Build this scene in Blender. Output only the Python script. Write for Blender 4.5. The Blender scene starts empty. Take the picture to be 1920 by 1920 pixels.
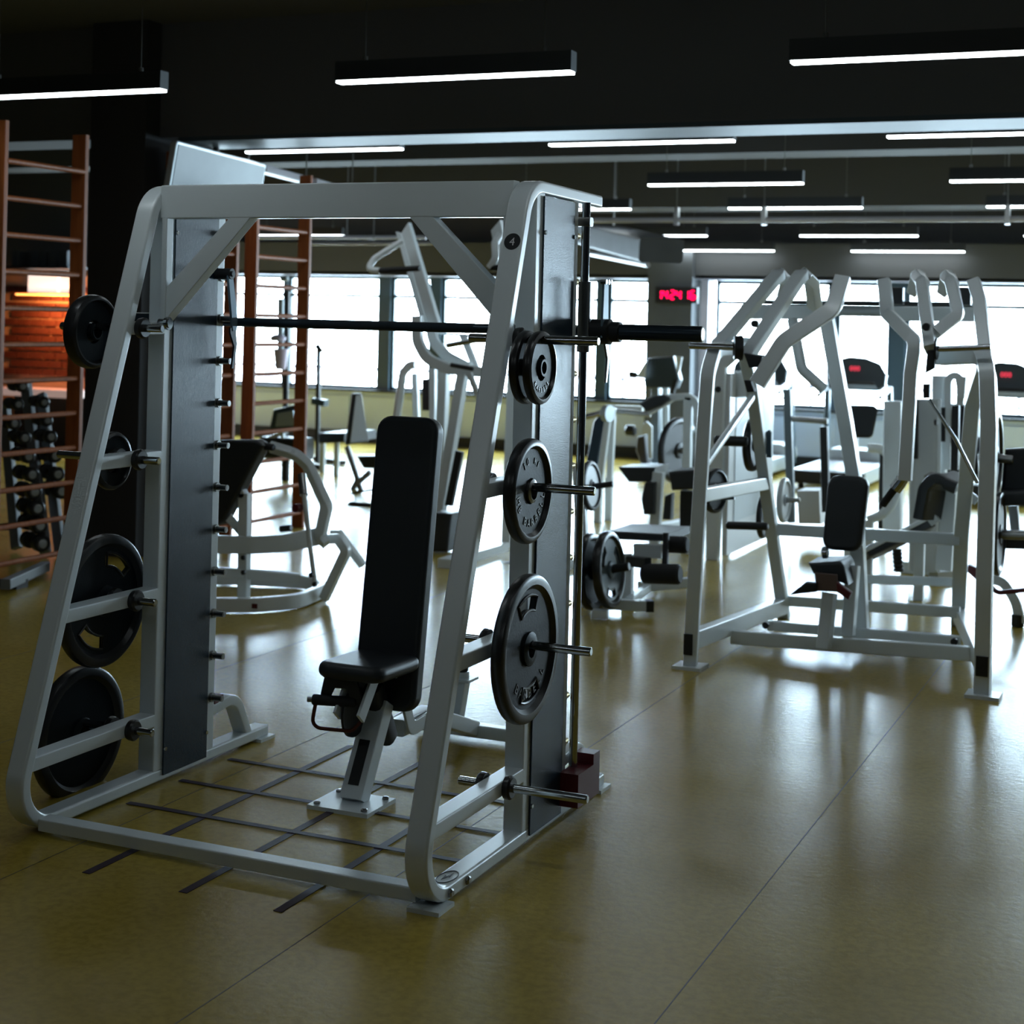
# A gym hall at daytime: smith machine in front, plate-loaded machines behind, window wall at the back.
import bpy, math, random
from mathutils import Vector as V, Matrix, Quaternion
S = bpy.context.scene
COL = S.collection
PI = math.pi
random.seed(7)

# ---------------------------------------------------------------- camera
cam_d = bpy.data.cameras.new('camera')
cam = bpy.data.objects.new('camera', cam_d); COL.objects.link(cam); S.camera = cam
YAW, ROLL = math.radians(23.58), 0.0239
Rt = V((math.cos(YAW), math.sin(YAW), 0)); Fw = V((-math.sin(YAW), math.cos(YAW), 0)); Up = V((0, 0, 1))
cr_ = Rt*math.cos(ROLL) + Up*math.sin(ROLL); cu_ = Up*math.cos(ROLL) - Rt*math.sin(ROLL)
m = Matrix((cr_, cu_, -Fw)).transposed().to_4x4(); m.translation = V((0, 0, 1.65)); cam.matrix_world = m
cam_d.sensor_width = 36; cam_d.lens = 55.69; cam_d.shift_y = -0.187; cam_d.clip_end = 200
cam_d.dof.use_dof = True; cam_d.dof.focus_distance = 4.9; cam_d.dof.aperture_fstop = 4.0

# ---------------------------------------------------------------- world, exposure, lamps' strength
w = bpy.data.worlds.new('sky'); S.world = w; w.use_nodes = True
bg = w.node_tree.nodes['Background']; bg.inputs[0].default_value = (.66, .86, 1, 1); bg.inputs[1].default_value = 42.0
S.view_settings.view_transform = 'Standard'; S.view_settings.look = 'None'
S.view_settings.exposure = 0; S.view_settings.gamma = 1; S.view_settings.use_curve_mapping = False
LAMP = 15.0
S.cycles.max_bounces = 6; S.cycles.diffuse_bounces = 3; S.cycles.glossy_bounces = 3; S.cycles.transparent_max_bounces = 12
S.cycles.sample_clamp_indirect = 4; S.cycles.use_denoising = True
def portal(x, y, z, sx, sz, back=False):
    d = bpy.data.lights.new('window_portal', 'AREA'); d.shape = 'RECTANGLE'; d.size = sx; d.size_y = sz; d.cycles.is_portal = True
    o = bpy.data.objects.new('window_portal', d); COL.objects.link(o); o.location = (x, y, z)
    o.rotation_euler = (PI/2 if back else -PI/2, 0, 0); return o

# ---------------------------------------------------------------- materials
def mat(name, col, rough=.5, metal=0, noise=0, nscale=20, bump=0, bscale=60, col2=None, emit=None, coat=0, spec=None):
    m = bpy.data.materials.new(name); m.use_nodes = True; nt = m.node_tree; b = nt.nodes['Principled BSDF']
    b.inputs['Base Color'].default_value = (*col, 1); b.inputs['Roughness'].default_value = rough; b.inputs['Metallic'].default_value = metal
    if spec is not None: b.inputs['Specular IOR Level'].default_value = spec
    if coat: b.inputs['Coat Weight'].default_value = coat; b.inputs['Coat Roughness'].default_value = .30
    tc = nt.nodes.new('ShaderNodeTexCoord')
    if noise or col2:
        n = nt.nodes.new('ShaderNodeTexNoise'); n.inputs['Scale'].default_value = nscale; n.inputs['Detail'].default_value = 5
        nt.links.new(tc.outputs['Object'], n.inputs['Vector'])
        r = nt.nodes.new('ShaderNodeMixRGB'); c2 = col2 or tuple(c*(1-noise) for c in col)
        r.inputs[1].default_value = (*col, 1); r.inputs[2].default_value = (*c2, 1)
        nt.links.new(n.outputs[0], r.inputs[0]); nt.links.new(r.outputs[0], b.inputs['Base Color'])
    if bump:
        n = nt.nodes.new('ShaderNodeTexNoise'); n.inputs['Scale'].default_value = bscale; n.inputs['Detail'].default_value = 4
        nt.links.new(tc.outputs['Object'], n.inputs['Vector'])
        u = nt.nodes.new('ShaderNodeBump'); u.inputs['Strength'].default_value = bump; u.inputs['Distance'].default_value = .002
        nt.links.new(n.outputs[0], u.inputs['Height']); nt.links.new(u.outputs[0], b.inputs['Normal'])
    if emit:
        b.inputs['Emission Color'].default_value = (*emit[0], 1); b.inputs['Emission Strength'].default_value = emit[1]
    return m
WHITE = mat('white_powder_coat', (.72, .78, .80), .36, noise=.08, nscale=6, bump=.12, bscale=220, coat=.8, spec=.7)
WHITEB = mat('white_enamel', (.70, .74, .75), .32, noise=.06, nscale=4)
PANEL = mat('blue_black_guard_sheet', (.012, .030, .050), .26, spec=.38, noise=.25, nscale=90, bump=.35, bscale=300)
PAD = mat('black_vinyl', (.018, .021, .024), .42, bump=.25, bscale=350)
RUBBER = mat('black_rubber', (.014, .014, .015), .30, bump=.1, bscale=200)
PLATEIN = mat('dark_plate_web', (.013, .018, .022), .42, spec=.12, noise=.3, nscale=30, bump=.2, bscale=150)
GREYTXT = mat('raised_lettering', (.006, .006, .007), .35)
CHROME = mat('chrome', (.50, .52, .53), .13, 1, noise=.15, nscale=8)
STEEL = mat('brushed_steel', (.36, .36, .35), .3, 1, noise=.2, nscale=30)
DARKBAR = mat('dark_steel_bar', (.03, .045, .06), .28, .6, noise=.2, nscale=20)
BLACK = mat('black_plastic', (.010, .011, .012), .45)
SOFT = mat('black_foam', (.009, .009, .010), .7, bump=.3, bscale=150)
RED = mat('dark_red_rubber', (.10, .008, .012), .4)
CREAM = mat('cream_tape', (.62, .56, .36), .5)
CEIL = mat('black_ceiling_paint', (.095, .097, .10), .9)
WALLD = mat('dark_grey_plaster', (.016, .016, .018), .85, noise=.3, nscale=3)
CONC = mat('grey_concrete', (.11, .12, .13), .75, noise=.35, nscale=4, bump=.2, bscale=30)
DUCT = mat('grey_painted_duct', (.07, .09, .105), .5, spec=.15, noise=.3, nscale=2.5)
PIPE = mat('white_pipe_paint', (.62, .62, .70), .35, noise=.1)
ALU = mat('blue_grey_window_frame', (.05, .085, .11), .4, noise=.1)
SILL = mat('pale_grey_parapet', (.70, .80, .95), .6, noise=.08, nscale=3)
LBODY = mat('black_lamp_housing', (.03, .034, .038), .5)
GLOW = mat('lamp_diffuser', (.9, .9, .9), .5, emit=((.84, .95, 1.0), LAMP))
TAPE = mat('dark_purple_floor_tape', (.035, .012, .030), .55, noise=.4, nscale=40)
LEDR = mat('red_led', (.05, 0, 0), .4, emit=((1, .0, .06), 5))
BRICKM = mat('red_brick', (.13, .030, .022), .8, noise=.6, nscale=9, bump=.5, bscale=60)
MORTAR = mat('mortar', (.50, .34, .26), .9, noise=.2)
WARM = mat('warm_lamp_glass', (.9, .6, .3), .4, emit=((1, .36, .08), 4))
SCREEN = mat('lit_white_panel', (.9, .9, .9), .4, emit=((1, .86, .80), 1.0))
GOLD = mat('brass_band', (.65, .45, .12), .25, 1)
TVG = mat('glossy_tv_glass', (.05, .08, .085), .18, spec=.10, noise=.5, nscale=3)
SILVER = mat('silver_plastic', (.45, .5, .52), .35, .3)
STICK = mat('white_print', (.7, .7, .7), .5)
TEALM = mat('teal_plastic', (.01, .12, .20), .5)

def wood():
    m = bpy.data.materials.new('varnished_orange_wood'); m.use_nodes = True; nt = m.node_tree; b = nt.nodes['Principled BSDF']
    tc = nt.nodes.new('ShaderNodeTexCoord'); mp = nt.nodes.new('ShaderNodeMapping'); mp.inputs['Scale'].default_value = (14, 14, 1.2)
    n = nt.nodes.new('ShaderNodeTexNoise'); n.inputs['Scale'].default_value = 3; n.inputs['Detail'].default_value = 6
    cr = nt.nodes.new('ShaderNodeValToRGB'); cr.color_ramp.elements[0].color = (.16, .038, .010, 1); cr.color_ramp.elements[1].color = (.42, .13, .035, 1)
    nt.links.new(tc.outputs['Object'], mp.inputs[0]); nt.links.new(mp.outputs[0], n.inputs['Vector']); nt.links.new(n.outputs[0], cr.inputs[0])
    nt.links.new(cr.outputs[0], b.inputs['Base Color']); b.inputs['Roughness'].default_value = .5; b.inputs['Specular IOR Level'].default_value = .3
    return m
WOOD = wood()

def floor_mat():
    m = bpy.data.materials.new('ochre_vinyl_floor'); m.use_nodes = True; nt = m.node_tree; b = nt.nodes['Principled BSDF']; L = nt.links.new
    tc = nt.nodes.new('ShaderNodeTexCoord')
    def noise(sc, det=4, rg=.55):
        n = nt.nodes.new('ShaderNodeTexNoise'); n.inputs['Scale'].default_value = sc; n.inputs['Detail'].default_value = det
        n.inputs['Roughness'].default_value = rg; L(tc.outputs['Object'], n.inputs['Vector']); return n
    big = noise(.9, 5); fine = noise(38, 3); scuff = noise(1.5, 3, .5)
    r1 = nt.nodes.new('ShaderNodeValToRGB'); e = r1.color_ramp.elements
    e[0].position = .32; e[0].color = (.35, .24, .030, 1); e[1].position = .68; e[1].color = (.50, .365, .075, 1)
    L(big.outputs[0], r1.inputs[0])
    mx = nt.nodes.new('ShaderNodeMixRGB'); mx.blend_type = 'MULTIPLY'; mx.inputs[0].default_value = .5
    r2 = nt.nodes.new('ShaderNodeValToRGB'); r2.color_ramp.elements[0].position = .35; r2.color_ramp.elements[0].color = (.6, .6, .6, 1); r2.color_ramp.elements[1].position = .6
    L(fine.outputs[0], r2.inputs[0]); L(r1.outputs[0], mx.inputs[1]); L(r2.outputs[0], mx.inputs[2]); L(mx.outputs[0], b.inputs['Base Color'])
    r3 = nt.nodes.new('ShaderNodeMapRange'); r3.inputs[1].default_value = .3; r3.inputs[2].default_value = .7; r3.inputs[3].default_value = .20; r3.inputs[4].default_value = .27
    L(scuff.outputs[0], r3.inputs[0]); L(r3.outputs[0], b.inputs['Roughness'])
    b.inputs['Specular IOR Level'].default_value = .36
    bp = nt.nodes.new('ShaderNodeBump'); bp.inputs['Strength'].default_value = .22; bp.inputs['Distance'].default_value = .004
    L(fine.outputs[0], bp.inputs['Height']); L(bp.outputs[0], b.inputs['Normal'])
    return m
FLOOR = floor_mat()

def glass_mat():
    m = bpy.data.materials.new('window_glass'); m.use_nodes = True; nt = m.node_tree; nt.nodes.clear()
    o = nt.nodes.new('ShaderNodeOutputMaterial'); t = nt.nodes.new('ShaderNodeBsdfTransparent'); g = nt.nodes.new('ShaderNodeBsdfGlossy'); x = nt.nodes.new('ShaderNodeMixShader')
    g.inputs['Roughness'].default_value = .02; x.inputs[0].default_value = .05; t.inputs[0].default_value = (.97, .99, 1, 1)
    nt.links.new(t.outputs[0], x.inputs[1]); nt.links.new(g.outputs[0], x.inputs[2]); nt.links.new(x.outputs[0], o.inputs[0]); return m
GLASS = glass_mat()

# ---------------------------------------------------------------- mesh helpers
def rotm(axis, ang): return Matrix.Rotation(ang, 3, axis)
def frame_from(t, n=None):
    t = V(t).normalized()
    if n is None:
        n = t.cross(V((0, 0, 1)))
        if n.length < .02: n = V((1, 0, 0))
    n = V(n); n = (n - t*n.dot(t))
    if n.length < 1e-5: n = t.orthogonal()
    n.normalize(); return t, n, t.cross(n).normalized()
def fillet(pts, r, k=5, closed=False):
    pts = [V(p) for p in pts]
    if not r or len(pts) < 3: return pts
    out = [] if closed else [pts[0]]
    rng = range(len(pts)) if closed else range(1, len(pts)-1)
    N = len(pts)
    for i in rng:
        p = pts[i]; a = pts[i-1]-p; b = pts[(i+1) % N]-p; la, lb = a.length, b.length; a.normalize(); b.normalize()
        th = a.angle(b)
        if th > PI-.03: out.append(p); continue
        d = min(r/math.tan(th/2), la*.49, lb*.49); s = p+a*d; e = p+b*d
        rr = d*math.tan(th/2); c = p+(a+b).normalized()*(rr/math.sin(th/2))
        vs, ve = s-c, e-c; ang = vs.angle(ve)
        for j in range(k+1):
            f_ = j/k; q = (vs*math.sin((1-f_)*ang)+ve*math.sin(f_*ang))/math.sin(ang) if ang > 1e-4 else vs
            out.append(c+q)
    if not closed: out.append(pts[-1])
    return out
class MB:
    def __init__(s): s.v = []; s.f = []; s.M = None
    def add(s, vs, fs):
        o = len(s.v)
        s.v += [tuple(s.M @ V(v)) if s.M else tuple(v) for v in vs]; s.f += [tuple(i+o for i in f) for f in fs]; return s
    def sweep(s, pts, sec_fn, closed=False, caps=True):
        # sec_fn(i, point, tangent-frame) handled by caller: list of rings
        pass
    def rings(s, rings, closed=False, caps=True):
        n = len(rings[0]); vs = [p for r in rings for p in r]; fs = []
        R = len(rings)
        for i in range(R if closed else R-1):
            for j in range(n):
                a = i*n+j; b = i*n+(j+1) % n; c = ((i+1) % R)*n+(j+1) % n; d = ((i+1) % R)*n+j
                fs.append((a, d, c, b))
        if caps and not closed: fs.append(tuple(range(n))); fs.append(tuple(range((R-1)*n, R*n))[::-1])
        return s.add(vs, fs)
    def box(s, x0, x1, y0, y1, z0, z1):
        vs = [(x, y, z) for x in (x0, x1) for y in (y0, y1) for z in (z0, z1)]
        return s.add(vs, [(0, 1, 3, 2), (4, 6, 7, 5), (0, 4, 5, 1), (2, 3, 7, 6), (0, 2, 6, 4), (1, 5, 7, 3)])
    def rect_sec(s, w, h, cr, k=2):
        cr = min(cr, w/2.01, h/2.01); out = []
        for sx, sy, a0 in ((1, 1, 0), (-1, 1, PI/2), (-1, -1, PI), (1, -1, 1.5*PI)):
            cx, cy = sx*(w/2-cr), sy*(h/2-cr)
            for j in range(k+1):
                a = a0+j/k*PI/2; out.append((cx+cr*math.cos(a), cy+cr*math.sin(a)))
        return out
    def sweepsec(s, pts, sec, n=None, closed=False):
        # plane-ish sweep: n = fixed side vector, h direction lies in the path plane with mitred joints
        pts = [V(p) for p in pts]; R = []; N = len(pts)
        if n is None:
            for i in range(1, N-1):
                c = (pts[i]-pts[i-1]).cross(pts[i+1]-pts[i])
                if c.length > 1e-4*max(1e-6, (pts[i]-pts[i-1]).length*(pts[i+1]-pts[i]).length)*50: n = c.normalized(); break
        if n is None: _, n, _ = frame_from(pts[-1]-pts[0])
        n = V(n).normalized()
        for i, p in enumerate(pts):
            if closed: t0 = (p-pts[i-1]).normalized(); t1 = (pts[(i+1) % N]-p).normalized()
            else:
                t0 = (p-pts[max(i-1, 0)]); t1 = (pts[min(i+1, N-1)]-p)
                if t0.length == 0: t0 = t1
                if t1.length == 0: t1 = t0
                t0 = t0.normalized(); t1 = t1.normalized()
            t = (t0+t1).normalized() if (t0+t1).length > 1e-6 else t1
            nn = (n-t*n.dot(t)).normalized(); h = t.cross(nn).normalized(); k = 1/max(.4, t.dot(t1))
            R.append([p+nn*a+h*(b*k) for a, b in sec])
        return s.rings(R, closed)
    def bar(s, pts, w=.06, h=.045, n=None, fil=0, cr=.008, k=5, closed=False):
        return s.sweepsec(fillet(pts, fil, k, closed), s.rect_sec(w, h, cr), n, closed)
    def tube(s, pts, r=.015, fil=0, seg=12, k=6, closed=False):
        P = fillet(pts, fil, k, closed); N = len(P); R = []
        t = (P[1]-P[0]).normalized(); u = t.orthogonal().normalized()
        for i, p in enumerate(P):
            if closed: t0 = (p-P[i-1]).normalized(); t1 = (P[(i+1) % N]-p).normalized()
            else:
                a, b = P[max(i-1, 0)], P[min(i+1, N-1)]
                t0 = (p-a) if i else (b-p); t1 = (b-p) if i < N-1 else (p-a); t0.normalize(); t1.normalize()
            t = (t0+t1).normalized(); u = (u-t*u.dot(t)).normalized(); v = t.cross(u)
            R.append([p+(u*math.cos(q)+v*math.sin(q))*r for q in [2*PI*j/seg for j in range(seg)]])
        return s.rings(R, closed)
    def lathe(s, c, axis, prof, seg=32, close=True):
        # prof: (distance along axis, radius)
        t, n, b = frame_from(axis, V(axis).orthogonal()); c = V(c); R = []
        for d, r in prof:
            R.append([c+t*d+(n*math.cos(q)+b*math.sin(q))*max(r, .0003) for q in [2*PI*j/seg for j in range(seg)]])
        return s.rings(R[::-1])
    def cyl(s, p0, p1, r, seg=20, r1=None, ch=.0):
        p0 = V(p0); p1 = V(p1); L = (p1-p0).length; r1 = r if r1 is None else r1
        if ch: pr = [(0, r-ch), (ch, r), (L-ch, r1), (L, r1-ch)]
        else: pr = [(0, r), (L, r1)]
        return s.lathe(p0, p1-p0, pr, seg)
    def slab(s, outline, o, u, v, th, edge=.012, k=3):
        # rounded-edge slab: 2D outline in (u,v) plane at o, thickness th along u x v
        o, u, v = V(o), V(u).normalized(), V(v).normalized(); nrm = u.cross(v).normalized()
        cx = sum(p[0] for p in outline)/len(outline); cy = sum(p[1] for p in outline)/len(outline)
        N = len(outline)
        def inset(d):
            out = []
            for i in range(N):
                a = V((*outline[i-1], 0)); p = V((*outline[i], 0)); b = V((*outline[(i+1) % N], 0))
                t = ((p-a).normalized()+(b-p).normalized())
                if t.length < 1e-6: t = b-p
                t.normalize(); q = V((-t.y, t.x, 0)); out.append((p.x+q.x*d, p.y+q.y*d))
            return out
        area = sum(outline[i-1][0]*outline[i][1]-outline[i][0]*outline[i-1][1] for i in range(N))
        sg = 1 if area > 0 else -1
        e = min(edge, th/2); lay = []
        for j in range(k+1):
            a = j/k*PI/2; lay.append((e*(1-math.sin(a)), e*(1-math.cos(a))))
        seq = [(i_, z) for i_, z in lay] if e else [(0, 0)]
        seq = seq + [(i_, th-z) for i_, z in reversed(seq)]
        R = []
        for i_, z in seq:
            R.append([o+u*x+v*y+nrm*z for x, y in inset(i_*sg)])
        if sg > 0: R = [r[::-1] for r in R]
        return s.rings(R)
    def rrect(s, w, h, r, k=5, wt=None):
        wt = w if wt is None else wt; out = []
        for x, y, a0 in ((wt/2-r, h/2-r, 0), (-wt/2+r, h/2-r, PI/2), (-w/2+r, -h/2+r, PI), (w/2-r, -h/2+r, 1.5*PI)):
            for j in range(k+1):
                a = a0+j/k*PI/2; out.append((x+r*math.cos(a), y+r*math.sin(a)))
        return out
    def pad(s, c, u, v, w, h, th, r=.05, edge=.022, wt=None):
        # upholstered pad centred on c, width w along u, length h along v
        u = V(u).normalized(); v = V(v).normalized(); n = u.cross(v).normalized()
        return s.slab(s.rrect(w, h, r, 5, wt), V(c)-n*th/2, u, v, th, edge, 4)
def root_loc(o):
    l = V((0, 0, 0))
    while o: l += o.location; o = o.parent
    return l
def obj(name, mb, m, parent=None, label=None, smooth=35):
    me = bpy.data.meshes.new(name); off = root_loc(parent) if parent else V((0, 0, 0))
    me.from_pydata([tuple(V(v)-off) for v in mb.v], [], mb.f); me.update()
    if smooth:
        me.shade_smooth(); me.set_sharp_from_angle(angle=math.radians(smooth))
    me.materials.append(m)
    o = bpy.data.objects.new(name, me); COL.objects.link(o)
    if smooth:
        wn_ = o.modifiers.new('wn', 'WEIGHTED_NORMAL'); wn_.keep_sharp = True; wn_.weight = 80
    if parent: o.parent = parent
    if label: o['label'] = label
    return o
def thing(name, label, cat, loc=(0, 0, 0), group=None):
    o = bpy.data.objects.new(name, None); COL.objects.link(o); o.location = loc; o.empty_display_size = .1
    o['label'] = label; o['category'] = cat
    if group: o['group'] = group
    return o
def tag(o, label, cat, group=None):
    o['label'] = label; o['category'] = cat
    if group: o['group'] = group
    return o
def struct(name, mb, m, parent=None, label=None, kind='structure', **k):
    o = obj(name, mb, m, parent, label, **k)
    if kind and not parent: o['kind'] = kind
    return o
def dup(root, loc=None, rotz=None, label=None, group=None):
    def cp(o, par):
        c = o.copy(); COL.objects.link(c)
        if par: c.parent = par
        for ch in o.children: cp(ch, c)
        return c
    r = cp(root, None)
    if loc is not None: r.location = loc
    if rotz is not None: r.rotation_euler = (0, 0, rotz)
    if label: r['label'] = label
    if group: r['group'] = group
    return r
def recentre(o, c):
    # put a mesh thing's origin at c
    c = V(c); o.data.transform(Matrix.Translation(-c)); o.location = o.location+c; return o
_gl = {}
def glyph(ch, size, ext):
    k = (ch, size, ext)
    if k not in _gl:
        cu = bpy.data.curves.new('glyph', 'FONT'); cu.body = ch; cu.size = size; cu.extrude = ext; cu.align_x = 'CENTER'; cu.resolution_u = 2
        ob = bpy.data.objects.new('glyph', cu); COL.objects.link(ob); dg = bpy.context.evaluated_depsgraph_get(); me = ob.evaluated_get(dg).to_mesh()
        _gl[k] = ([tuple(v.co) for v in me.vertices], [tuple(p.vertices) for p in me.polygons]); ob.evaluated_get(dg).to_mesh_clear()
        bpy.data.objects.remove(ob); bpy.data.curves.remove(cu)
    return _gl[k]
def text(mb, s, size, o, u, v, ext=.0006, step=None):
    # flat text, centred on o
    vs, fs = glyph(s, size, ext); o, u, v = V(o), V(u).normalized(), V(v).normalized(); n = u.cross(v)
    mb.add([o+u*x+v*(y-size*.35)+n*z for x, y, z in vs], fs)
def arctext(mb, s, size, o, u, v, r, a0, step, ext=.0015, inward=False):
    o, u, v = V(o), V(u).normalized(), V(v).normalized(); n = u.cross(v)
    for i, ch in enumerate(s):
        if ch == ' ': continue
        a = a0+(i-(len(s)-1)/2)*step*(1 if inward else -1); d = u*math.cos(a)+v*math.sin(a); t = -u*math.sin(a)+v*math.cos(a)
        up_, rt_ = (-d, t) if inward else (d, -t)
        vs, fs = glyph(ch, size, ext)
        mb.add([o+d*r+rt_*x+up_*(y-size*.35)+n*z for x, y, z in vs], fs)

# ---------------------------------------------------------------- room shell
XL, XR_, YF, YB, ZC = -16.0, 6.0, 18.5, -5.0, 3.6
struct('floor', MB().box(XL, XR_, YB, YF+.0, -.1, 0), FLOOR)
fl_ = bpy.data.objects['floor']
SEAMM = mat('floor_seam', (.05, .035, .015), .5)
for k in range(-8, 8):
    obj('seam', MB().box(-2.15+1.0*k-.0015, -2.15+1.0*k+.0015, YB, YF, 0, .0004), SEAMM, fl_)
struct('ceiling', MB().box(XL, XR_, YB, YF+.3, ZC, ZC+.1), CEIL)
struct('wall_left', MB().box(XL-.2, XL, YB, YF, 0, ZC), WALLD)
struct('wall_right', MB().box(XR_, XR_+.2, YB, YF+.3, 0, ZC), WALLD)
bk = MB()
bk.box(XL, XR_, YB-.2, YB, 0, ZC)
struct('wall_back', bk, WALLD)
# window wall: soffit, pillar, parapet
fr = MB(); fr.box(XL, XR_, YF-.0, YF+.3, 2.205, ZC); fr.box(XL, XR_, YF-.35, YF, 2.24, 2.62); fr.box(XL, -13.6, YF, YF+.3, 0, 2.21)
struct('wall_front', fr, CEIL)
soff = MB().box(XL, XR_, YF-.33, YF+.28, 2.19, 2.205)
struct('trim_1', soff, mat('pale_reveal_board', (.35, .36, .42), .5))
par = MB()
for i in range(24):
    x0 = -13.6+i*.82
    if x0+.8 < XR_: par.box(x0+.012, x0+.808, YF-.04, YF+.02, .13, .62)
para = struct('wall_parapet', MB().box(-13.6, XR_, YF-.01, YF+.25, 0, .66), SILL)
for i in range(12):
    x0 = -13.6+i*1.62
    obj('panel', MB().box(x0+.02, x0+1.58, YF-.035, YF-.01, .14, .60), SILL, para)
struct('baseboard_front', MB().box(-13.6, XR_, YF-.06, YF-.01, 0, .13), BLACK)
struct('trim_2', MB().box(-13.6, XR_, YF-.10, YF+.28, .66, .69), BLACK)
# bays of windows: vertical frames at these X, thin horizontal transoms
bays = [(-13.6, -11.45), (-11.40, -9.98), (-9.82, -9.22), (-9.08, -6.90), (-6.78, -6.15), (-5.40, -4.0), (-3.94, -3.30), (-3.14, -1.5), (-1.4, .6), (.7, 2.8), (2.9, 5.2)]
for i, (a, b) in enumerate(bays):
    f = MB(); f.box(a, a+.045, YF+.02, YF+.09, .69, 2.19); f.box(b-.045, b, YF+.02, YF+.09, .69, 2.19)
    f.box(a, b, YF+.02, YF+.09, .69, .735); f.box(a, b, YF+.02, YF+.09, 2.15, 2.19)
    wn = struct('window_%d' % (i+1), f, ALU)
    zt = 1.93
    obj('transom', MB().box(a+.045, b-.045, YF+.025, YF+.085, zt-.022, zt+.022), ALU, wn)
    obj('pane', MB().box(a+.045, b-.045, YF+.05, YF+.056, .735, zt-.022), GLASS, wn)
    obj('pane', MB().box(a+.045, b-.045, YF+.05, YF+.056, zt+.022, 2.15), GLASS, wn)
mul = MB()
edges = [-13.6]+[x for a, b in bays for x in (a, b)]+[XR_]
for x0, x1 in zip([b for a, b in bays[:-1]]+[5.2], [a for a, b in bays[1:]]+[XR_]):
    if x1-x0 > .001 and not (-6.3 < x0 < -5.3): mul.box(x0, x1, YF-.02, YF+.11, .69, 2.19)
struct('trim_3', mul, ALU)
portal(-4.2, YF+.2, 1.44, 18.8, 1.5)
# concrete pillar with the wall clock
struct('pillar_1', MB().box(-6.12, -5.56, YF-.45, YF+.12, 0, 2.62), CONC)
struct('pillar_2', MB().box(-5.53, -5.43, YF-.2, YF+.1, .66, 2.19), mat('pale_pillar_casing', (.75, .72, .78), .5))
# concrete pillar between the wall bar panels on the left
struct('pillar_3', MB().box(-6.95, -6.5, 8.70, 9.50, 0, ZC), mat('dark_pillar_paint', (.028, .028, .030), .8, noise=.3, nscale=3))
# the terrace outside the windows: slab and rail
out = MB().box(-20, 10, YF+.3, YF+4, -.3, -.1); struct('terrace_floor', out, CONC)
rail = MB(); rail.box(-20, 10, YF+2.0, YF+2.05, .86, .92); rail.box(-20, 10, YF+2.0, YF+2.03, .70, .73)
ro = thing('terrace_railing', 'pale terrace railing outside the window wall', 'railing', (-5, YF+2, -.1))
obj('top_rail', rail, mat('pale_railing', (.8, .7, .74), .5), ro)
for i in range(22): obj('post', MB().box(-19+i*1.3, -18.95+i*1.3, YF+2.0, YF+2.04, -.1, .9), mat('pale_railing_post', (.8, .75, .78), .5) if i == 0 else bpy.data.materials['pale_railing_post'], ro)
# ceiling beam whose underside catches the window light, and cross pipes
bm_ = struct('beam_1', MB().box(XL, XR_, 8.86, 9.34, 2.83, ZC), CEIL)
struct('trim_4', MB().box(-6.35, XR_, 8.86, 9.34, 2.80, 2.83), DUCT)
struct('beam_2', MB().box(XL, XR_, 16.2, 16.9, 2.9, ZC), CEIL)
struct('beam_3', MB().box(XL, XR_, 12.9, 13.4, 3.1, ZC), CEIL)
pp = thing('ceiling_pipe', 'long white pipe under the ceiling in the middle of the hall', 'pipe', (-2, 13.6, 2.6))
obj('tube', MB().cyl((-5.6, 13.6, 2.585), (6, 13.6, 2.585), .024, 16), PIPE, pp)
for x in (-4.35, -3.55, -1.5, .8): obj('bracket', MB().box(x-.02, x+.02, 13.57, 13.63, 2.54, 2.70).cyl((x, 13.6, 2.65), (x, 13.6, 3.6), .006, 6), STEEL, pp)
p2 = thing('ceiling_pipe', 'upper of two thin pipes left of the press machine arm', 'pipe', (-8.144,14.500,2.474))
obj('tube', MB().cyl((-9.355,14.500,2.479), (-7.304,14.500,2.480), .020, 12), PIPE, p2)
obj('hanger', MB().cyl((-8.240,14.500,2.474), tuple(V((-8.240,14.500,2.474))+V((0, 0, 1.2))), .006, 6), STEEL, p2)
p3 = thing('ceiling_pipe', 'lower of two thin pipes left of the press machine arm', 'pipe', (-7.974,14.200,2.397))
obj('tube', MB().cyl((-8.638,14.200,2.395), (-7.062,14.200,2.405), .018, 12), PIPE, p3)
obj('hanger', MB().cyl((-7.757,14.200,2.398), tuple(V((-7.757,14.200,2.398))+V((0, 0, 1.2))), .006, 6), STEEL, p3)
p4 = thing('air_duct', 'grey slanting duct with pale edge left of the red clock', 'duct', (-5.457,15.000,2.484))
d4 = MB(); d4.bar([(-5.869,15.400,2.583), (-4.486,13.600,2.311)], .42, .22, cr=.03)
obj('duct_body', d4, mat('grey_duct', (.10, .11, .125), .5, noise=.4, nscale=5), p4)
obj('hanger', MB().cyl((-5.457,15.000,2.484), ((-5.457,15.000,2.484)[0], 15.0, 3.6), .008, 8), STEEL, p4)
obj('seam', MB().tube([(-5.863,15.400,2.367), (-4.609,13.600,2.180)], .025, 0, 8), PIPE, p4)
# sloping white cable trays behind the screen
for a, b, lab in (((-6.900,10.749,2.812), (-6.900,11.437,2.777), 'white slanting tray under ceiling just right of the hanging screen'), ((-6.900,11.532,2.776), (-6.900,12.218,2.739), 'second white slanting tray, farther right above the smith frame')):
    tr = thing('cable_tray', lab, 'tray', a); obj('tray', MB().bar([a, b], .10, .06, cr=.01), PIPE, tr)
    obj('hanger', MB().cyl(b, (b[0], b[1], 3.6), .006, 6), STEEL, tr)

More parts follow.
